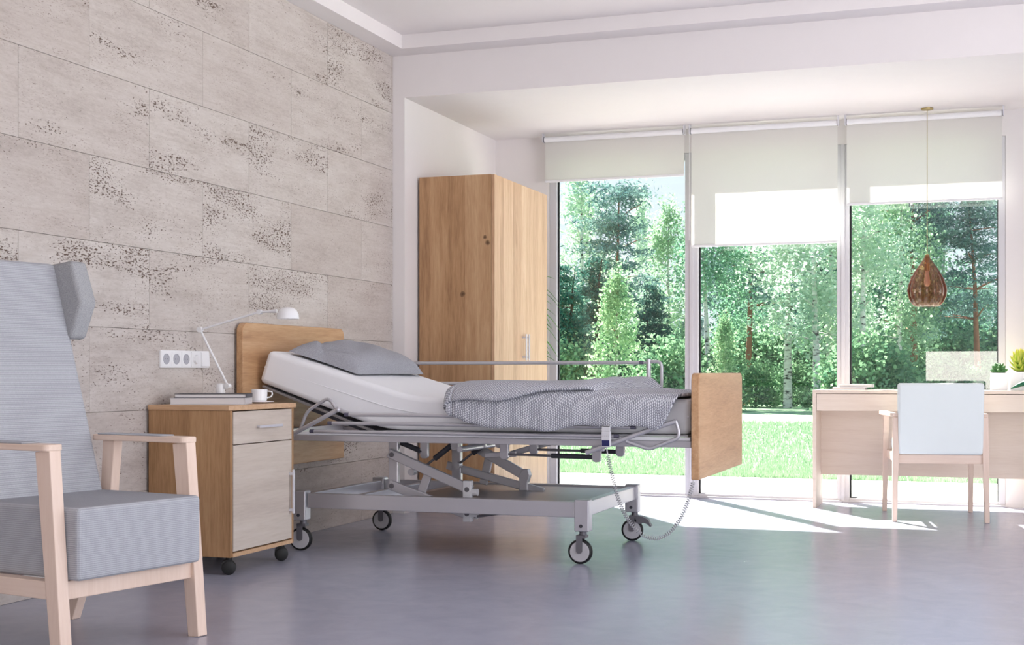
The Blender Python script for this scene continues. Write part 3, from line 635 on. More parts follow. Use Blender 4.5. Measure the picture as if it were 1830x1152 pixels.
# ------------------------------------------------------------------ bedside cabinet
t = thing('bedside_cabinet', 'oak bedside cabinet with pale drawer and door on black casters', 'cabinet', (-3.22, 5.3, 0), None)
A0, A1, N0, N1 = -3.425, -3.022, 5.022, 5.575
tp = [(A0, N0 - .006), (A1 - .004, N0 - .006), (A1 + .012, N0 + .012), (A1 + .012, N1 + .004), (A0, N1 + .004)]
MB().prism(tp, 'z', .697, .719).build('top_panel', M['oak_top'], t, bevel=.003)
MB().box(A0, N0, .0765, A1, N0 + .018, .697).build('side_panel', M['oak_nst'], t, bevel=.001)
MB().box(A0, N1 - .018, .0765, A1, N1, .697).build('side_panel', M['oak_nst'], t, bevel=.001)
MB().box(A0, N0 + .018, .0765, A1 + .004, N1 - .018, .094).build('bottom_panel', M['oak_top'], t, bevel=.001)
MB().box(A0, N0 + .018, .094, A0 + .008, N1 - .018, .697).build('back_panel', M['oak_nst'], t)
d = MB().box(A1 - .018, N0 + .022, .553, A1 + .002, N1 - .022, .692).build('drawer', M['pale'], t, bevel=.001)
MB().box(A1 + .018, 5.228, .617, A1 + .026, 5.43, .628).box(A1 + .001, 5.24, .618, A1 + .019, 5.252, .627).box(A1 + .001, 5.405, .618, A1 + .019, 5.417, .627).build('handle', M['chrome'], d, bevel=.0015)
d = MB().box(A1 - .018, N0 + .022, .1, A1 + .002, N1 - .022, .549).build('door', M['pale'], t, bevel=.001)
MB().box(A1 + .018, 5.528, .215, A1 + .026, 5.54, .415).box(A1 + .001, 5.529, .225, A1 + .019, 5.539, .237).box(A1 + .001, 5.529, .39, A1 + .019, 5.539, .402).build('handle', M['chrome'], d, bevel=.0015)
for (x, y) in ((-3.052, 5.06), (-3.052, 5.515), (-3.375, 5.06), (-3.375, 5.515)):
    e = bpy.data.objects.new('caster', None); C.objects.link(e); e.parent = t; e.location = (x + 3.22, y - 5.3, 0); e.rotation_euler = (0, 0, .5)
    if 'n' not in CX:
        CX['n'] = MB().lathe([(0, -.021), (.024, -.021), (.030, -.018), (.031, -.008), (.031, -.003), (.026, -.002), (.026, .002), (.031, .003), (.031, .008), (.030, .018), (.024, .021), (0, .021)], (0, 0, .031), 24, 'y').mesh('wheel', M['black'], (0, 0, 0), 40)
        CX['h'] = MB().lathe([(.0, .076), (.014, .076), (.014, .058), (0, .058)], (0, 0, 0), 16).prism(rrect(-.030, .030, .022, .064, .02, 6, (0, 0, 1, 1)), 'y', -.018, .018).mesh('hood', M['black'], (0, 0, 0), 40)
    for k, nm in (('n', 'wheel'), ('h', 'hood')): o = bpy.data.objects.new(nm, CX[k]); C.objects.link(o); o.parent = e

# things on the cabinet
def book(L, W, z0, z1, cover, label, sh=(0, 0), c=.0025):
    b = thing('book', label, 'book', (-3.338 + sh[0], 5.05 + sh[1], z0), .384, 'books on the bedside cabinet'); z = z1 - z0
    MB().box(.003, .003, c, L - .003, W - .003, z - c).build('pages', M['paper'], b)
    MB().box(0, 0, 0, L, W, c).box(0, 0, z - c, L, W, z).box(L - c, 0, c, L, W, z - c).build('cover', cover, b, bevel=.0008)
book(.325, .20, .7193, .7480, M['book_pale'], 'thick pale book at the bottom of the pair on the bedside cabinet')
book(.308, .19, .7483, .7660, M['book_dark'], 'thinner book with dark cover on top of the pale book', (.016, .011))
t = thing('desk_lamp', 'white jointed desk lamp standing behind the books on the bedside cabinet', 'lamp', (-3.288, 5.38, .7193), None)
LY = 5.38
MB().lathe([(0, .0), (.036, 0), (.036, .006), (.021, .016), (.021, .078), (.017, .088), (0, .091)], (-3.288, LY, .7193), 22).build('base', M['white'], t, smooth=35)
j0, j1, j2 = Vector((-3.25, LY, .797)), Vector((-3.388, LY - .01, 1.053)), Vector((-3.088, LY, 1.129))
MB().tube([(-3.275, LY, .785), j0], .005, 8).cyl(j0 - Vector((0, .012, 0)), j0 + Vector((0, .012, 0)), .012, 14).build('lower_joint', M['white'], t, smooth=40)
MB().cyl(j0, j1, .0052, 10).build('lower_arm', M['white'], t, smooth=40)
MB().cyl(j1 - Vector((0, .010, 0)), j1 + Vector((0, .010, 0)), .0125, 14).build('elbow', M['white'], t, smooth=40)
MB().cyl(j1, j2, .0052, 10).build('upper_arm', M['white'], t, smooth=40)
MB().cyl(j2 - Vector((0, .010, 0)), j2 + Vector((0, .010, 0)), .0115, 14).tube([j2, (-3.045, LY, 1.130), (-3.0, LY, 1.132)], [.005, .005, .009], 10).build('head_joint', M['white'], t, smooth=40)
sh = MB().lathe([(.002, .052), (.022, .050), (.038, .040), (.047, .022), (.050, 0), (.047, 0), (.044, .021), (.036, .036), (.021, .046), (.002, .048)], (-2.945, LY, 1.096), 28)
sh.build('shade', M['white'], t, smooth=50); MB().ball((-2.945, LY, 1.112), .016).build('bulb', M['bulb'], t, smooth=60)
t = thing('coffee_cup', 'small white coffee cup standing on its saucer beside the books', 'cup', (-3.118, 5.432, .728), None)
MB().lathe([(0, 0), (.028, 0), (.034, .006), (.036, .054), (.033, .054), (.031, .008), (0, .005)], (-3.118, 5.432, .728), 26).build('body', M['porcelain'], t, smooth=40)
MB().tube(fillet([(-3.085, 5.437, .774), (-3.060, 5.447, .772), (-3.062, 5.447, .750), (-3.086, 5.437, .743)], .012), .0032, 8).build('handle', M['porcelain'], t, smooth=60)
single(MB().lathe([(0, .002), (.03, .002), (.062, .009), (.062, .007), (.03, 0), (0, 0)], (-3.115, 5.432, .7193), 32), 'saucer', M['porcelain'], (-3.115, 5.432, .7193), 'white saucer under the small coffee cup', 'saucer', smooth=40)

# ------------------------------------------------------------------ socket strip on the stone wall
t = thing('socket_strip', 'white strip of three sockets, dimmer and switch on the stone wall', 'socket', (XW, 5.315, .918), None)
MB().prism(rrect(5.118, .879, 5.510, .957, .004, 3), 'x', XW + .0005, XW + .010).build('frame', M['white'], t, bevel=.0015)
for i in range(5):
    y = 5.157 + i * .0787; pl = MB().box(XW + .0095, y - .034, .884, XW + .0125, y + .034, .952).build('insert', M['white'], t, bevel=.001)
    if i < 3:
        wl_ = MB().lathe([(.0235, 0), (.0235, .0022), (.0212, .0022), (.0205, .0006), (0, .0006)], (XW + .0125, y, .918), 28, 'x').build('socket_well', M['socket_grey'], pl)
        for dy in (-.0095, .0095): MB().cyl((XW + .0128, y + dy, .918), (XW + .0137, y + dy, .918), .0026, 8).build('pin_hole', M['fork'], pl)
    elif i == 3: MB().cyl((XW + .0125, y, .918), (XW + .024, y, .918), .0215, 26, .0195).build('dimmer_knob', M['white'], pl, smooth=30)
    else: MB().prism([(XW + .0125, .886), (XW + .0185, .886), (XW + .0145, .95), (XW + .0125, .95)], 'y', y - .032, y + .032).build('rocker', M['white'], pl, bevel=.001)

# ------------------------------------------------------------------ wing armchair (own axes: x to the front, y to its left)
t = thing('wing_armchair', 'grey high-backed wing armchair with beech arms beside the cabinet', 'armchair', (-2.791, 3.647, 0), -.212)
BX0, BZ0, BX1, BZ1 = -.09, .44, -.335, 1.236
def bx(z): return BX0 + (BX1 - BX0) * (z - BZ0) / (BZ1 - BZ0)
for s in (-1, 1):
    y = .275 * s
    MB().bar((.300, y, 0), (.238, y, .628), .042, .046, up=(1, 0, 0), w1=.042, h1=.064).build('front_leg', M['beech'], t, bevel=.003)
    yo, yi = y + .021, y - .021
    MB().prism([(-.318, 0), (-.278, 0), (-.20, .19), (-.092, .40), (-.068, .628), (-.125, .628), (-.138, .42), (-.255, .19)], 'y', y - .019, y + .019).build('rear_leg', M['beech'], t, bevel=.003)
    MB().prism(rrect(-.17, y - .034, .272, y + .034, .022, 6), 'z', .628, .648).build('armrest', M['beech_x'], t, bevel=.004)
    MB().prism(rrect(-.14, y - .032, .165, y + .032, .008, 4), 'z', .6475, .6525).build('arm_pad', M['chair_fab'], t, bevel=.003)
    MB().box(-.255, min(s * .246, s * .289), .193, .262, max(s * .246, s * .289), .2465).build('side_rail', M['beech_x'], t, bevel=.003)
MB().box(.262, -.256, .190, .290, .256, .246).build('front_rail', M['beech'], t, bevel=.003)
MB().box(-.23, -.256, .193, -.205, .256, .246).build('rear_rail', M['beech'], t, bevel=.003)
MB().box(-.23, -.250, .247, .340, .250, .462).build('seat_cushion', M['chair_fab'], t, bevel=.014, seg=4, smooth=50)
bk = MB().prism([(bx(.40), .40), (BX1, BZ1), (BX1 - .085, BZ1), (bx(.40) - .10, .40)], 'y', -.238, .238)
bk.build('backrest', M['chair_fab'], t, bevel=.018, seg=4, smooth=50)
for s in (-1, 1):
    w = MB(); inner = [(bx(1.23) - .05, 1.232), (bx(1.23) + .080, 1.246), (bx(1.08) + .088, 1.10), (bx(.98) + .012, .972), (bx(.98) - .05, .975)]
    lo = [(p[0], s * (.222 + .10 * max(0, p[0] - bx(p[1]))), p[1]) for p in inner]; hi = [(p[0] - .012, s * (.300 + .12 * max(0, p[0] - bx(p[1]))), p[1]) for p in inner]
    n = len(inner); w.add(lo + hi, [tuple(range(n)), tuple(reversed(range(n, 2 * n)))] + [(k, n + k, n + (k + 1) % n, (k + 1) % n) for k in range(n)])
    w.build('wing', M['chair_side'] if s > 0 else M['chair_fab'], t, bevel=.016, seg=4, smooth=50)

# ------------------------------------------------------------------ desk by the window
t = thing('desk', 'long pale wooden desk with drawers against the window', 'desk', (-.9, 8.95, 0), None)
D0, D1, DX0, DX1 = 8.775, 9.135, -1.062, 1.10
MB().box(DX0, D0, .726, DX1, D1, .7465).build('desk_top', M['desk'], t, bevel=.0015)
for x in (DX0, DX1 - .022): MB().box(x, D0 + .002, 0, x + .022, D1, .726).build('end_panel', M['desk'], t, bevel=.0012)
MB().box(DX0 + .022, 9.04, .195, DX1 - .022, 9.06, .726).build('modesty_panel', M['desk'], t)
MB().box(DX0 + .022, D0 + .03, .615, DX1 - .022, 9.04, .62).build('drawer_bottom', M['desk'], t)
xs = [DX0 + .0235, -.33, .36, DX1 - .0235]
for a, b in zip(xs[:-1], xs[1:]): MB().box(a + .001, D0 + .004, .617, b - .001, D0 + .024, .7225).build('drawer_front', M['desk'], t, bevel=.001)
for k, (x0, x1, y0, y1, z0, z1, lb) in enumerate([(-.945, -.742, 8.84, 9.0, .7468, .764, 'lower white booklet lying at the left end of the desk'), (-.905, -.700, 8.85, 9.01, .7643, .782, 'upper white booklet on the left end of the desk')]):
    b = thing('booklet', lb, 'book', (x0, y0, z0), None, 'booklets on the desk')
    MB().box(x0 + .002, y0 + .002, z0 + .0015, x1 - .002, y1 - .002, z1 - .0015).build('pages', M['paper'], b)
    MB().box(x0, y0, z0, x1, y1, z0 + .0015).box(x0, y0, z1 - .0015, x1, y1, z1).box(x0, y0, z0 + .0015, x0 + .0015, y1, z1 - .0015).build('cover', M['white'], b)

# ------------------------------------------------------------------ desk chair (own axes: y to its front, toward the window)
t = thing('desk_chair', 'white upholstered chair with beech frame pulled up to the desk, seen from behind', 'chair', (-.317, 8.47, 0), .160)
for s in (-1, 1):
    MB().bar((.255 * s, -.312, 0), (.243 * s, -.285, .600), .026, .028, up=(0, 1, 0), w1=.040, h1=.044).build('rear_leg', M['beech'], t, bevel=.004)
    MB().bar((.255 * s, .305, 0), (.250 * s, .255, .600), .026, .028, up=(0, 1, 0), w1=.036, h1=.044).build('front_leg', M['beech'], t, bevel=.004)
    out = [(.228 * s, -.30), (.262 * s, -.305), (.272 * s, -.15), (.292 * s, .10), (.296 * s, .22), (.280 * s, .268), (.252 * s, .268), (.240 * s, .2), (.238 * s, 0)]
    MB().prism(out if s > 0 else out[::-1], 'z', .600, .622).build('armrest', M['beech'], t, bevel=.005, seg=3)
    MB().box(.236 * s - .011, -.28, .335, .236 * s + .011, .262, .384).build('side_rail', M['beech'], t, bevel=.003)
for y in (-.300, .262): MB().box(-.240, y, .335, .240, y + .022, .386).build('seat_rail', M['beech_x'], t, bevel=.003)
MB().box(-.222, -.235, .387, .222, .285, .462).build('seat_cushion', M['white_fab'], t, bevel=.02, seg=4, smooth=50)
bk = MB().hexa([(-.233, -.318, .388), (.233, -.318, .388), (.233, -.238, .388), (-.233, -.238, .388)], [(-.237, -.350, .797), (.237, -.350, .797), (.237, -.275, .797), (-.237, -.275, .797)])
bk.build('backrest', M['white_fab'], t, bevel=.016, seg=4, smooth=50)

# ------------------------------------------------------------------ hanging lamp
LX, LYY = -.376, 9.0
t = thing('pendant_lamp', 'drop-shaped ribbed amber glass pendant lamp hanging in front of the right window', 'lamp', (LX, LYY, HS), None)
MB().lathe([(0, HS - .012), (.036, HS - .010), (.038, HS - .002), (0, HS - .0005)], (LX, LYY, 0), 24).build('canopy', M['brass'], t, smooth=40)
MB().cyl((LX, LYY, 1.60), (LX, LYY, HS - .01), .0022, 8).build('cord', M['cordtex'], t, smooth=60)
prof = [(.012, 1.602), (.016, 1.59), (.024, 1.572), (.044, 1.54), (.070, 1.498), (.094, 1.452), (.110, 1.405), (.114, 1.375), (.110, 1.338), (.096, 1.302), (.076, 1.279), (.060, 1.273)]
g = MB(); NN = 112; RIB = 14
def lobes(r, z, k, inner=0): 
    a = 2 * PI * k / NN; w = min(1, max(0, (1.60 - z) / .05)) * .085; rr = (r - inner) * (1 - w + w * 2 * abs(math.sin(a * RIB / 2))); return (LX + rr * math.cos(a), LYY + rr * math.sin(a), z)
pf = prof + [(r - .0025, z) for r, z in reversed(prof)]
vs = [lobes(r, z, k) for r, z in pf for k in range(NN)]; m = len(pf)
g.add(vs, [(i * NN + k, i * NN + (k + 1) % NN, ((i + 1) % m) * NN + (k + 1) % NN, ((i + 1) % m) * NN + k) for i in range(m) for k in range(NN)])
g.build('glass_shade', M['amber'], t, smooth=50)
MB().lathe([(0, 1.604), (.011, 1.604), (.014, 1.596), (.014, 1.55), (.017, 1.548), (.017, 1.50), (0, 1.50)], (LX, LYY, 0), 18).build('lamp_holder', M['brass'], t, smooth=40)
MB().lathe([(0, 1.40), (.012, 1.404), (.019, 1.42), (.019, 1.435), (.014, 1.465), (.011, 1.48), (.011, 1.5)], (LX, LYY, 0), 18).build('bulb', M['bulb'], t, smooth=60)

# ------------------------------------------------------------------ plants
def leaf_body(L, W, T, curl, n=8):
    """fat succulent leaf growing along +x from the origin, curling up"""
    b = MB(); m = 8; vs = []
    for i in range(m + 1):
        u = i / m; w = W * math.sin(PI * min(1, .12 + .88 * u) ** .8) * (1 - .3 * u) if i < m else .0006; th = T * math.sin(PI * (.15 + .8 * u))
        for k in range(n):
            a = 2 * PI * k / n; vs.append((L * u, w * math.cos(a), curl * u * u * L + th * math.sin(a)))
    b.add(vs, [(i * n + k, i * n + (k + 1) % n, (i + 1) * n + (k + 1) % n, (i + 1) * n + k) for i in range(m) for k in range(n)] + [tuple(reversed(range(n))), tuple(m * n + k for k in range(n))]); return b
def pot_box(t, x0, x1, y0, y1, z0, z1):
    w = .004; q = MB()
    q.box(x0, y0, z0, x1, y0 + w, z1).box(x0, y1 - w, z0, x1, y1, z1).box(x0, y0 + w, z0, x0 + w, y1 - w, z1).box(x1 - w, y0 + w, z0, x1, y1 - w, z1).box(x0 + w, y0 + w, z0, x1 - w, y1 - w, z0 + .005)
    q.build('pot', M['porcelain'], t, bevel=.0015); MB().box(x0 + w, y0 + w, z1 - .02, x1 - w, y1 - w, z1 - .008).build('soil', M['dark_bark'], t)
def rosette(t, c, rings, me):
    for n, pitch, sc, lift, off in rings:
        for k in range(n):
            o = bpy.data.objects.new('leaf', me); C.objects.link(o); o.parent = t
            o.location = Vector(c) - Vector(t.location) + Vector((0, 0, lift)); o.rotation_euler = (0, -pitch, 2 * PI * k / n + off); o.scale = (sc, sc, sc)
ZD = .7467
t = thing('potted_succulent', 'dark green rosette succulent in a square white pot on the desk', 'plant', (.05, 8.97, ZD), None, 'potted plants on the desk'); pot_box(t, 0, .102, 8.918, 9.02, ZD, .855)
rosette(t, (.051, 8.969, .852), [(7, .02, 1.0, .006, .2), (6, .30, .95, .016, .55), (5, .62, .80, .026, .1), (3, 1.0, .55, .034, .8)], leaf_body(.054, .030, .017, .30).mesh('leaf', M['succ_dark'], (0, 0, 0), 60))
t = thing('potted_succulent', 'yellow-green spiky succulent in a square white pot on the desk', 'plant', (.175, 8.97, ZD), None, 'potted plants on the desk'); pot_box(t, .118, .236, 8.918, 9.03, ZD, .855)
rosette(t, (.177, 8.972, .862), [(9, .04, .95, .004, 0), (10, .26, 1.1, .016, .3), (10, .46, 1.18, .030, .1), (9, .68, 1.2, .042, .5), (8, .90, 1.15, .052, .2), (6, 1.15, 1.05, .060, .6), (3, 1.4, .95, .066, .1)], leaf_body(.074, .021, .008, .42).mesh('leaf', M['succ_yellow'], (0, 0, 0), 60))
t = thing('potted_succulent', 'deep green broad-leaved plant at the right edge of the picture on the desk', 'plant', (.30, 8.85, ZD), None, 'potted plants on the desk'); pot_box(t, .262, .35, 8.785, 8.875, ZD, .80)
dl = leaf_body(.16, .034, .019, -.38).mesh('leaf', M['succ_deep'], (0, 0, 0), 60)
for a, p, sc, lf in ((PI + .08, .13, 1.12, .005), (-1.2, .3, .5, 0), (-.4, .4, .7, 0), (.25, .2, .8, 0)):
    o = bpy.data.objects.new('leaf', dl); C.objects.link(o); o.parent = t; o.location = (0.005, -.012, .052 + lf); o.rotation_euler = (0, -p, a); o.scale = (sc,) * 3
t = thing('potted_palm', 'green palm with narrow arching leaves in the corner behind the wardrobe', 'plant', (-3.13, 9.03, 0), None)
MB().lathe([(0, 0), (.10, 0), (.14, .30), (.13, .30), (.125, .27), (0, .27)], (-3.13, 9.03, 0), 24).build('pot', M['porcelain'], t, smooth=40)
MB().tube([(-3.13, 9.03, .27), (-3.12, 9.02, .8), (-3.10, 9.03, 1.5)], [.016, .013, .008], 8).build('stem', M['palm'], t, smooth=60)
rr = random.Random(21)
def set_tint(o, lo, hi, seed):
    me = o.data; at = me.attributes.new('tint', 'FLOAT', 'FACE'); r = np.random.default_rng(seed); at.data.foreach_set('value', r.uniform(lo, hi, len(me.polygons)).astype(np.float32))
for o in kids(t):
    if o.name.startswith('stem'): set_tint(o, .2, .5, 1)
for k in range(34):
    z0 = .95 + .58 * k / 34; a = rr.uniform(-1.15, .75) if k % 4 else rr.uniform(1, 5); L = rr.uniform(.22, .32); q = MB(); up = rr.uniform(.2, .75); dr = rr.uniform(.5, 1.3)
    mx = .20 if math.cos(a) > .3 else .16
    if abs(math.sin(a)) * L > .15: L = .15 / abs(math.sin(a))
    if math.cos(a) < 0: L = min(L, .2)
    def lf(u, v, a=a, L=L, z0=z0, up=up, dr=dr):
        w = .019 * math.sin(PI * min(1, .15 + .85 * u)) * (v - .5) * 2; r = L * u; return (-3.105 + r * math.cos(a) - w * math.sin(a), 9.03 + r * math.sin(a) + w * math.cos(a), z0 + L * (up * u - dr * u * u) + abs(w) * .35)
    o = q.grid(lf, 9, 2).build('leaf', M['palm'], t, smooth=60); set_tint(o, rr.uniform(0, .4), rr.uniform(.5, 1), k)

# ------------------------------------------------------------------ outside: terrace, lawn, grass
struct(MB().box(-40, YW + .121, -.2, 40, 11.22, -.006), 'terrace', M['terrace'], 'sunlit pale strip of paving outside the windows')
struct(MB().box(2.46, -12, -.2, 40, YW + .12, -.006), 'terrace_side', M['terrace'], 'pale paving outside the right side of the room')
struct(MB().box(-70, 11.221, -.3, 70, 170, -.012), 'lawn', M['lawn'], 'sunlit green lawn in front of the trees')
G = np.random.default_rng(4)
def quick_mesh(name, V, F, mat, tint=None):
    me = bpy.data.meshes.new(name); n, k = F.shape
    me.vertices.add(len(V)); me.vertices.foreach_set('co', np.ascontiguousarray(V, dtype=np.float32).ravel()); me.loops.add(n * k); me.loops.foreach_set('vertex_index', np.ascontiguousarray(F, dtype=np.int32).ravel())
    me.polygons.add(n); me.polygons.foreach_set('loop_start', np.arange(0, n * k, k, dtype=np.int32)); me.update(calc_edges=True)
    if tint is not None: at = me.attributes.new('tint', 'FLOAT', 'FACE'); at.data.foreach_set('value', np.ascontiguousarray(tint, dtype=np.float32))
    me.materials.append(mat); return me
n = 60000; yy = 11.25 + 12.5 * G.random(n) ** 1.7; xx = -yy * .40 + (yy * .40 + .9) * G.random(n); hh = G.uniform(.015, .05, n) * (1 + .02 * (yy - 11)); an = G.random(n) * 6.28; ww = .005 + .0006 * (yy - 11)
base = np.stack([xx, yy, np.full(n, -.013)], 1); dx = np.stack([np.cos(an) * ww, np.sin(an) * ww, np.zeros(n)], 1); tip = base + np.stack([G.normal(0, .012, n), G.normal(0, .012, n), hh], 1)
V = np.stack([base - dx, base + dx, tip], 1).reshape(-1, 3); F = np.arange(3 * n).reshape(n, 3)
o = bpy.data.objects.new('grass', quick_mesh('grass', V, F, M['grass'], G.random(n))); C.objects.link(o); tag(o, 'short grass blades growing on the lawn', 'grass', None, 'stuff')

# ------------------------------------------------------------------ trees (each tree its own crown and trunk; crowns of a kind share one mesh)
def crown(kind, seed):
    r = np.random.default_rng(seed); cs, sg, tn = [], [], []
    def put(c, s, t): cs.append(c); sg.append(s); tn.append(t)
    if kind in ('birch', 'pale', 'teal'):          # unit height 6 m: drooping limbs with gaps between them
        for _ in range(30):
            t = r.random() ** .85; z = 1.7 + 4.2 * t; R = 1.0 * math.sin(PI * min(1, .16 + .82 * t) ** .85) * (.6 + .4 * r.random()) + .1; a = r.random() * 6.28; tt = r.random()
            for q in (.3, .55, .8, 1.0):
                for w in range(2): put((R * q * math.cos(a) + r.normal(0, .10), R * q * math.sin(a) + r.normal(0, .10), z + .45 * q - .55 * q * q - .18 * w), (.12, .12, .24), .6 * tt + .4 * r.random())
        per, size = 28, .044
    elif kind == 'young':        # 3 m, slender cone
        for _ in range(120):
            t = r.random(); z = .15 + 2.75 * t; R = .62 * (1 - t) ** .75 * (.45 + .55 * r.random()) + .03; a = r.random() * 6.28
            put((R * math.cos(a), R * math.sin(a), z), (.09, .09, .12), r.random())
        per, size = 50, .034
    elif kind == 'spruce':       # 4 m
        for lv in range(22):
            t = (lv + r.uniform(-.8, .8)) / 23; t = max(0, t); z = .25 + 3.7 * t; R = 1.0 * (1 - t) ** .8 + .05
            for k in range(max(4, int(12 * (1 - t) + 3))):
                a = r.random() * 6.28
                for q in (.35, .65, .95):
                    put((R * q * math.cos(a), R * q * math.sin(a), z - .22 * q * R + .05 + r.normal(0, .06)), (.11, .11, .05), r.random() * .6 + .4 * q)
        per, size = 16, .045
    elif kind == 'pine':         # 6 m, bare lower trunk
        for lv in range(60):
            t = r.random() ** .75; z = 2.0 + 3.9 * t; R = (1.15 - .75 * t) * (.3 + .7 * r.random()); a = r.random() * 6.28
            for q in range(3): put((R * math.cos(a) + r.normal(0, .14), R * math.sin(a) + r.normal(0, .14), z + r.normal(0, .05)), (.17, .17, .06), r.random())
        per, size = 46, .042
    else:                        # bush, 1.6 m
        for _ in range(110):
            a = r.random() * 6.28; p = math.acos(r.random()); q = .55 + .45 * r.random()
            put((.75 * q * math.cos(a) * math.sin(p), .75 * q * math.sin(a) * math.sin(p), .1 + 1.35 * q * math.cos(p)), (.11, .11, .11), r.random())
        per, size = 46, .042
    cs = np.array(cs); sg = np.array(sg); tn = np.array(tn); N = len(cs) * per
    P = np.repeat(cs, per, 0) + r.normal(size=(N, 3)) * np.repeat(sg, per, 0); P[:, 2] = np.maximum(P[:, 2], .03)
    A = r.normal(size=(N, 3)); A /= np.linalg.norm(A, axis=1)[:, None]; Bv = np.cross(A, r.normal(size=(N, 3))); Bv /= np.linalg.norm(Bv, axis=1)[:, None]
    if kind in ('spruce', 'pine'): A *= 1.5; Bv *= .42
    else: A *= 1.0; Bv *= .7
    s = size * r.uniform(.6, 1.3, N)[:, None]
    V = np.stack([P - A * s, P + Bv * s, P + A * s, P - Bv * s], 1).reshape(-1, 3); F = np.arange(4 * N).reshape(N, 4)
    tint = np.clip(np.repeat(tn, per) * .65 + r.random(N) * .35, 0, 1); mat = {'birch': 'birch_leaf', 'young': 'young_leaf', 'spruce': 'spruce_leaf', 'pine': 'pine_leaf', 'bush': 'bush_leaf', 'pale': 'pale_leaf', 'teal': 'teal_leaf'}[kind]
    return quick_mesh(kind + '_crown', V, F, M[mat], tint)
def trunk(kind, seed):
    r = random.Random(seed); H0 = {'birch': 5.7, 'pale': 5.7, 'teal': 5.7, 'young': 2.8, 'spruce': 3.9, 'pine': 5.8, 'bush': .8}[kind]; R0 = {'birch': .08, 'pale': .085, 'teal': .08, 'young': .03, 'spruce': .08, 'pine': .085, 'bush': .03}[kind]
    lx, ly = r.uniform(-.35, .35), r.uniform(-.2, .2); pts = [(lx * (k / 7) ** 1.3 + r.uniform(-.03, .03) * (k > 0), ly * k / 7, H0 * k / 7) for k in range(8)]
    m = MB().tube(pts, [R0 * (1 - .88 * k / 7) for k in range(8)], 9)
    for k in range({'birch': 10, 'pale': 10, 'teal': 10, 'pine': 14, 'young': 5, 'spruce': 6, 'bush': 6}[kind]):
        f = r.uniform(.3, .92) if kind != 'bush' else r.uniform(.1, .6); p = Vector(pts[int(f * 7)]); a = r.random() * 6.28; L = r.uniform(.4, .9) * (.4 if kind in ('bush', 'young') else 1); u = r.uniform(.1, .7)
        m.tube([p, p + Vector((math.cos(a) * L * .6, math.sin(a) * L * .6, u * L * .6)), p + Vector((math.cos(a) * L, math.sin(a) * L, u * L * .8))], [R0 * .28, R0 * .18, R0 * .06], 5)
    return m.mesh(kind + '_trunk', M[{'birch': 'birch_bark', 'pale': 'birch_bark', 'teal': 'birch_bark', 'young': 'birch_bark', 'spruce': 'dark_bark', 'pine': 'pine_bark', 'bush': 'dark_bark'}[kind]], (0, 0, 0), 60)
CR = {k: [crown(k, 10 * i + len(k)) for i in range(n)] for k, n in (('birch', 3), ('pale', 2), ('teal', 2), ('young', 1), ('spruce', 2), ('pine', 3), ('bush', 3))}
TK = {k: [trunk(k, 7 * i + len(k)) for i in range(3)] for k in CR}
HT = {'birch': 6.0, 'pale': 6.0, 'teal': 6.0, 'young': 3.0, 'spruce': 4.0, 'pine': 6.0, 'bush': 1.5}
tn_ = [0]
def tree(kind, x, y, h, wf, label, group, name=None):
    i = tn_[0]; tn_[0] += 1; e = thing(name or {'birch': 'birch_tree', 'pale': 'birch_tree', 'teal': 'birch_tree', 'young': 'young_birch_tree', 'spruce': 'spruce_tree', 'pine': 'pine_tree', 'bush': 'bush'}[kind], label, 'bush' if kind == 'bush' else 'tree', (x, y, -.012), (i * 2.399) % 6.28, group)
    s = h / HT[kind]; e.scale = (s * wf, s * wf, s)
    for nm, me in (('crown', CR[kind][i % len(CR[kind])]), ('trunk', TK[kind][i % 3])): o = bpy.data.objects.new(nm, me); C.objects.link(o); o.parent = e
    return e
TREES = [
    ('spruce', -9.15, 29.64, 3.34, 1.25, 'dark spruce at the left edge of the left window pane'),
    ('pale', -10.47, 35.54, 6.40, 1.15, 'tall pale birch behind the dark spruces in the left window'),
    ('pine', -9.11, 33.90, 5.84, 1.2, 'dark bluish conifer beside the tall pale birch in the left window'),
    ('young', -6.73, 25.19, 2.85, 1.0, 'young bright green birch standing out in front of the left window trees'),
    ('spruce', -9.08, 31.79, 3.70, 1.3, 'dark bushy spruce just left of the young bright birch'),
    ('pale', -10.22, 40.93, 6.29, 0.8, 'thin hazy birch against the sky behind the young bright birch'),
    ('spruce', -7.52, 31.27, 2.96, 1.1, 'low dark spruce just right of the young bright birch'),
    ('birch', -8.51, 37.29, 5.58, 0.95, 'loose birch with pale trunk at the right side of the left window'),
    ('teal', -6.42, 32.72, 5.40, 1.1, 'green birch beside the left frame of the middle window'),
    ('pine', -6.09, 36.02, 6.25, 1.1, 'sparse pine with a reddish trunk in the middle window'),
    ('pale', -4.63, 33.35, 5.94, 1.35, 'broad pale green birch filling the centre of the middle window'),
    ('pale', -3.70, 31.56, 5.76, 1.2, 'birch with leaning white trunk at the right of the middle window'),
    ('birch', -3.98, 36.76, 6.85, 1.1, 'birch half hidden by the frame right of the middle window'),
    ('young', -5.51, 29.86, 2.15, 0.9, 'small young tree at the forest edge in the middle window'),
    ('pale', -2.75, 31.89, 5.70, 1.2, 'birch with straight white trunk at the left of the right window'),
    ('birch', -2.03, 33.20, 6.05, 1.0, 'birch with white leaning trunk left of the hanging lamp'),
    ('pine', -1.79, 35.41, 6.65, 1.2, 'pine with bare reddish trunk under the hanging lamp'),
    ('teal', -1.42, 41.90, 6.36, 1.0, 'distant birch between the hanging lamp and the open sky'),
    ('pine', -0.22, 34.90, 5.19, 1.3, 'dark full pine with reddish trunk at the right of the right window'),
    ('teal', -3.00, 41.34, 7.84, 1.2, 'tall birch behind the others near the top of the right window'),
]
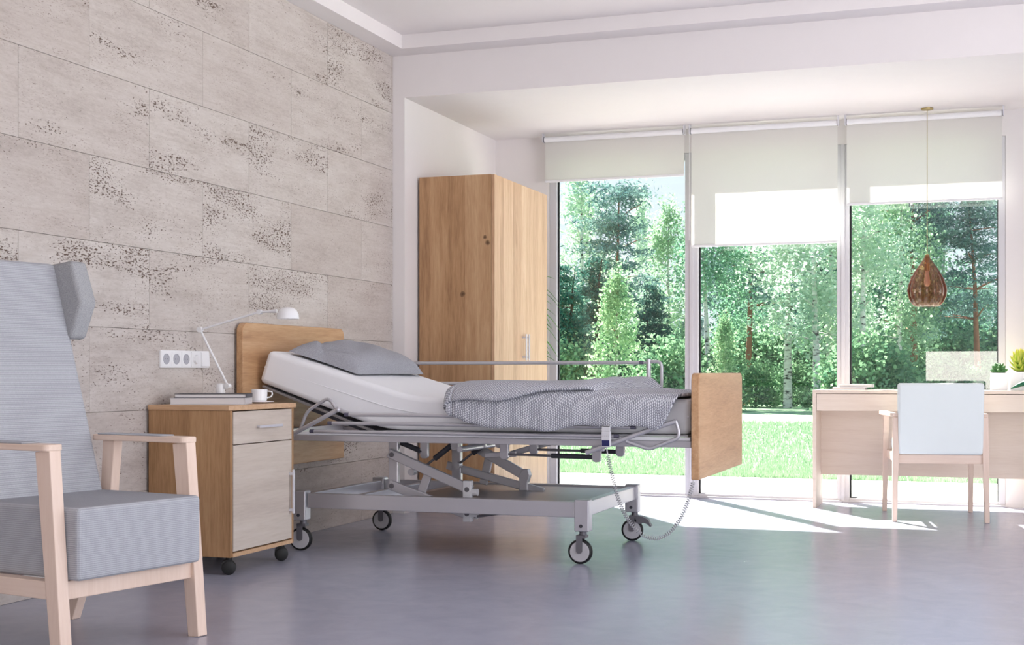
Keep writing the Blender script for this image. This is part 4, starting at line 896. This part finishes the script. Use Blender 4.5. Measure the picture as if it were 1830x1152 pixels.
for k, x, y, h, wf, lb in TREES: tree(k, x, y, h, wf, lb, 'trees at the edge of the lawn')
BUSHES = [
    (-6.62, 29.47, 1.76, 'round leafy bush at the right of the left window'),
    (-8.58, 28.78, 1.60, 'dark bush under the spruces in the left window'),
    (-7.69, 30.16, 1.40, 'low bush behind the young bright birch'),
    (-5.53, 34.09, 1.27, 'dark green shrub under the reddish pine'),
    (-4.81, 35.41, 1.18, 'shrub between the birch trunks of the middle window'),
    (-5.94, 30.77, 1.30, 'leafy shrub behind the footboard of the bed'),
    (-2.44, 28.82, 1.81, 'bright leafy bush at the lower left of the right window'),
    (-2.07, 30.01, 1.47, 'bright bush beside the leaning birch in the right window'),
    (-0.95, 32.52, 1.21, 'shrub behind the desk chair in the right window'),
    (-1.34, 34.51, 1.40, 'dark shrub right of the bare reddish trunk'),
    (-0.12, 33.87, 1.14, 'shrub at the foot of the full dark pine'),
    (-3.88, 34.67, 1.32, 'dark shrub by the leaning white trunk in the middle window'),
]
for x, y, h, lb in BUSHES: tree('bush', x, y, h, 1.1, lb, 'bushes at the edge of the lawn')
rb = random.Random(8)
for k in range(34):
    x = -17 + 21 * (k + .5) / 34 + rb.uniform(-.3, .3); y = (45.0, 48.5, 52.0, 55.5, 42.8)[k % 5] + rb.uniform(-.8, .8)
    h = rb.uniform(2.8, 3.7) if x < -9.2 else (rb.uniform(4.3, 5.4) if x < -1.6 else rb.uniform(3.6, 4.2))
    kd = ('teal', 'spruce', 'pine')[k % 3]; tree(kd, x, y, h, 1.15, {'teal': 'leafy tree in the back rows of the forest', 'spruce': 'dark spruce in the back rows of the forest', 'pine': 'pine in the back rows of the forest'}[kd], {'teal': 'leafy trees in the back rows', 'spruce': 'spruces in the back rows', 'pine': 'pines in the back rows'}[kd])
for k in range(26): tree('bush', -17 + 21 * (k + .5) / 26 + rb.uniform(-.3, .3), 39 + rb.uniform(-1.5, 1.5), rb.uniform(1.9, 2.6), 1.25, 'shrub of the dark undergrowth deep in the forest', 'undergrowth shrubs')
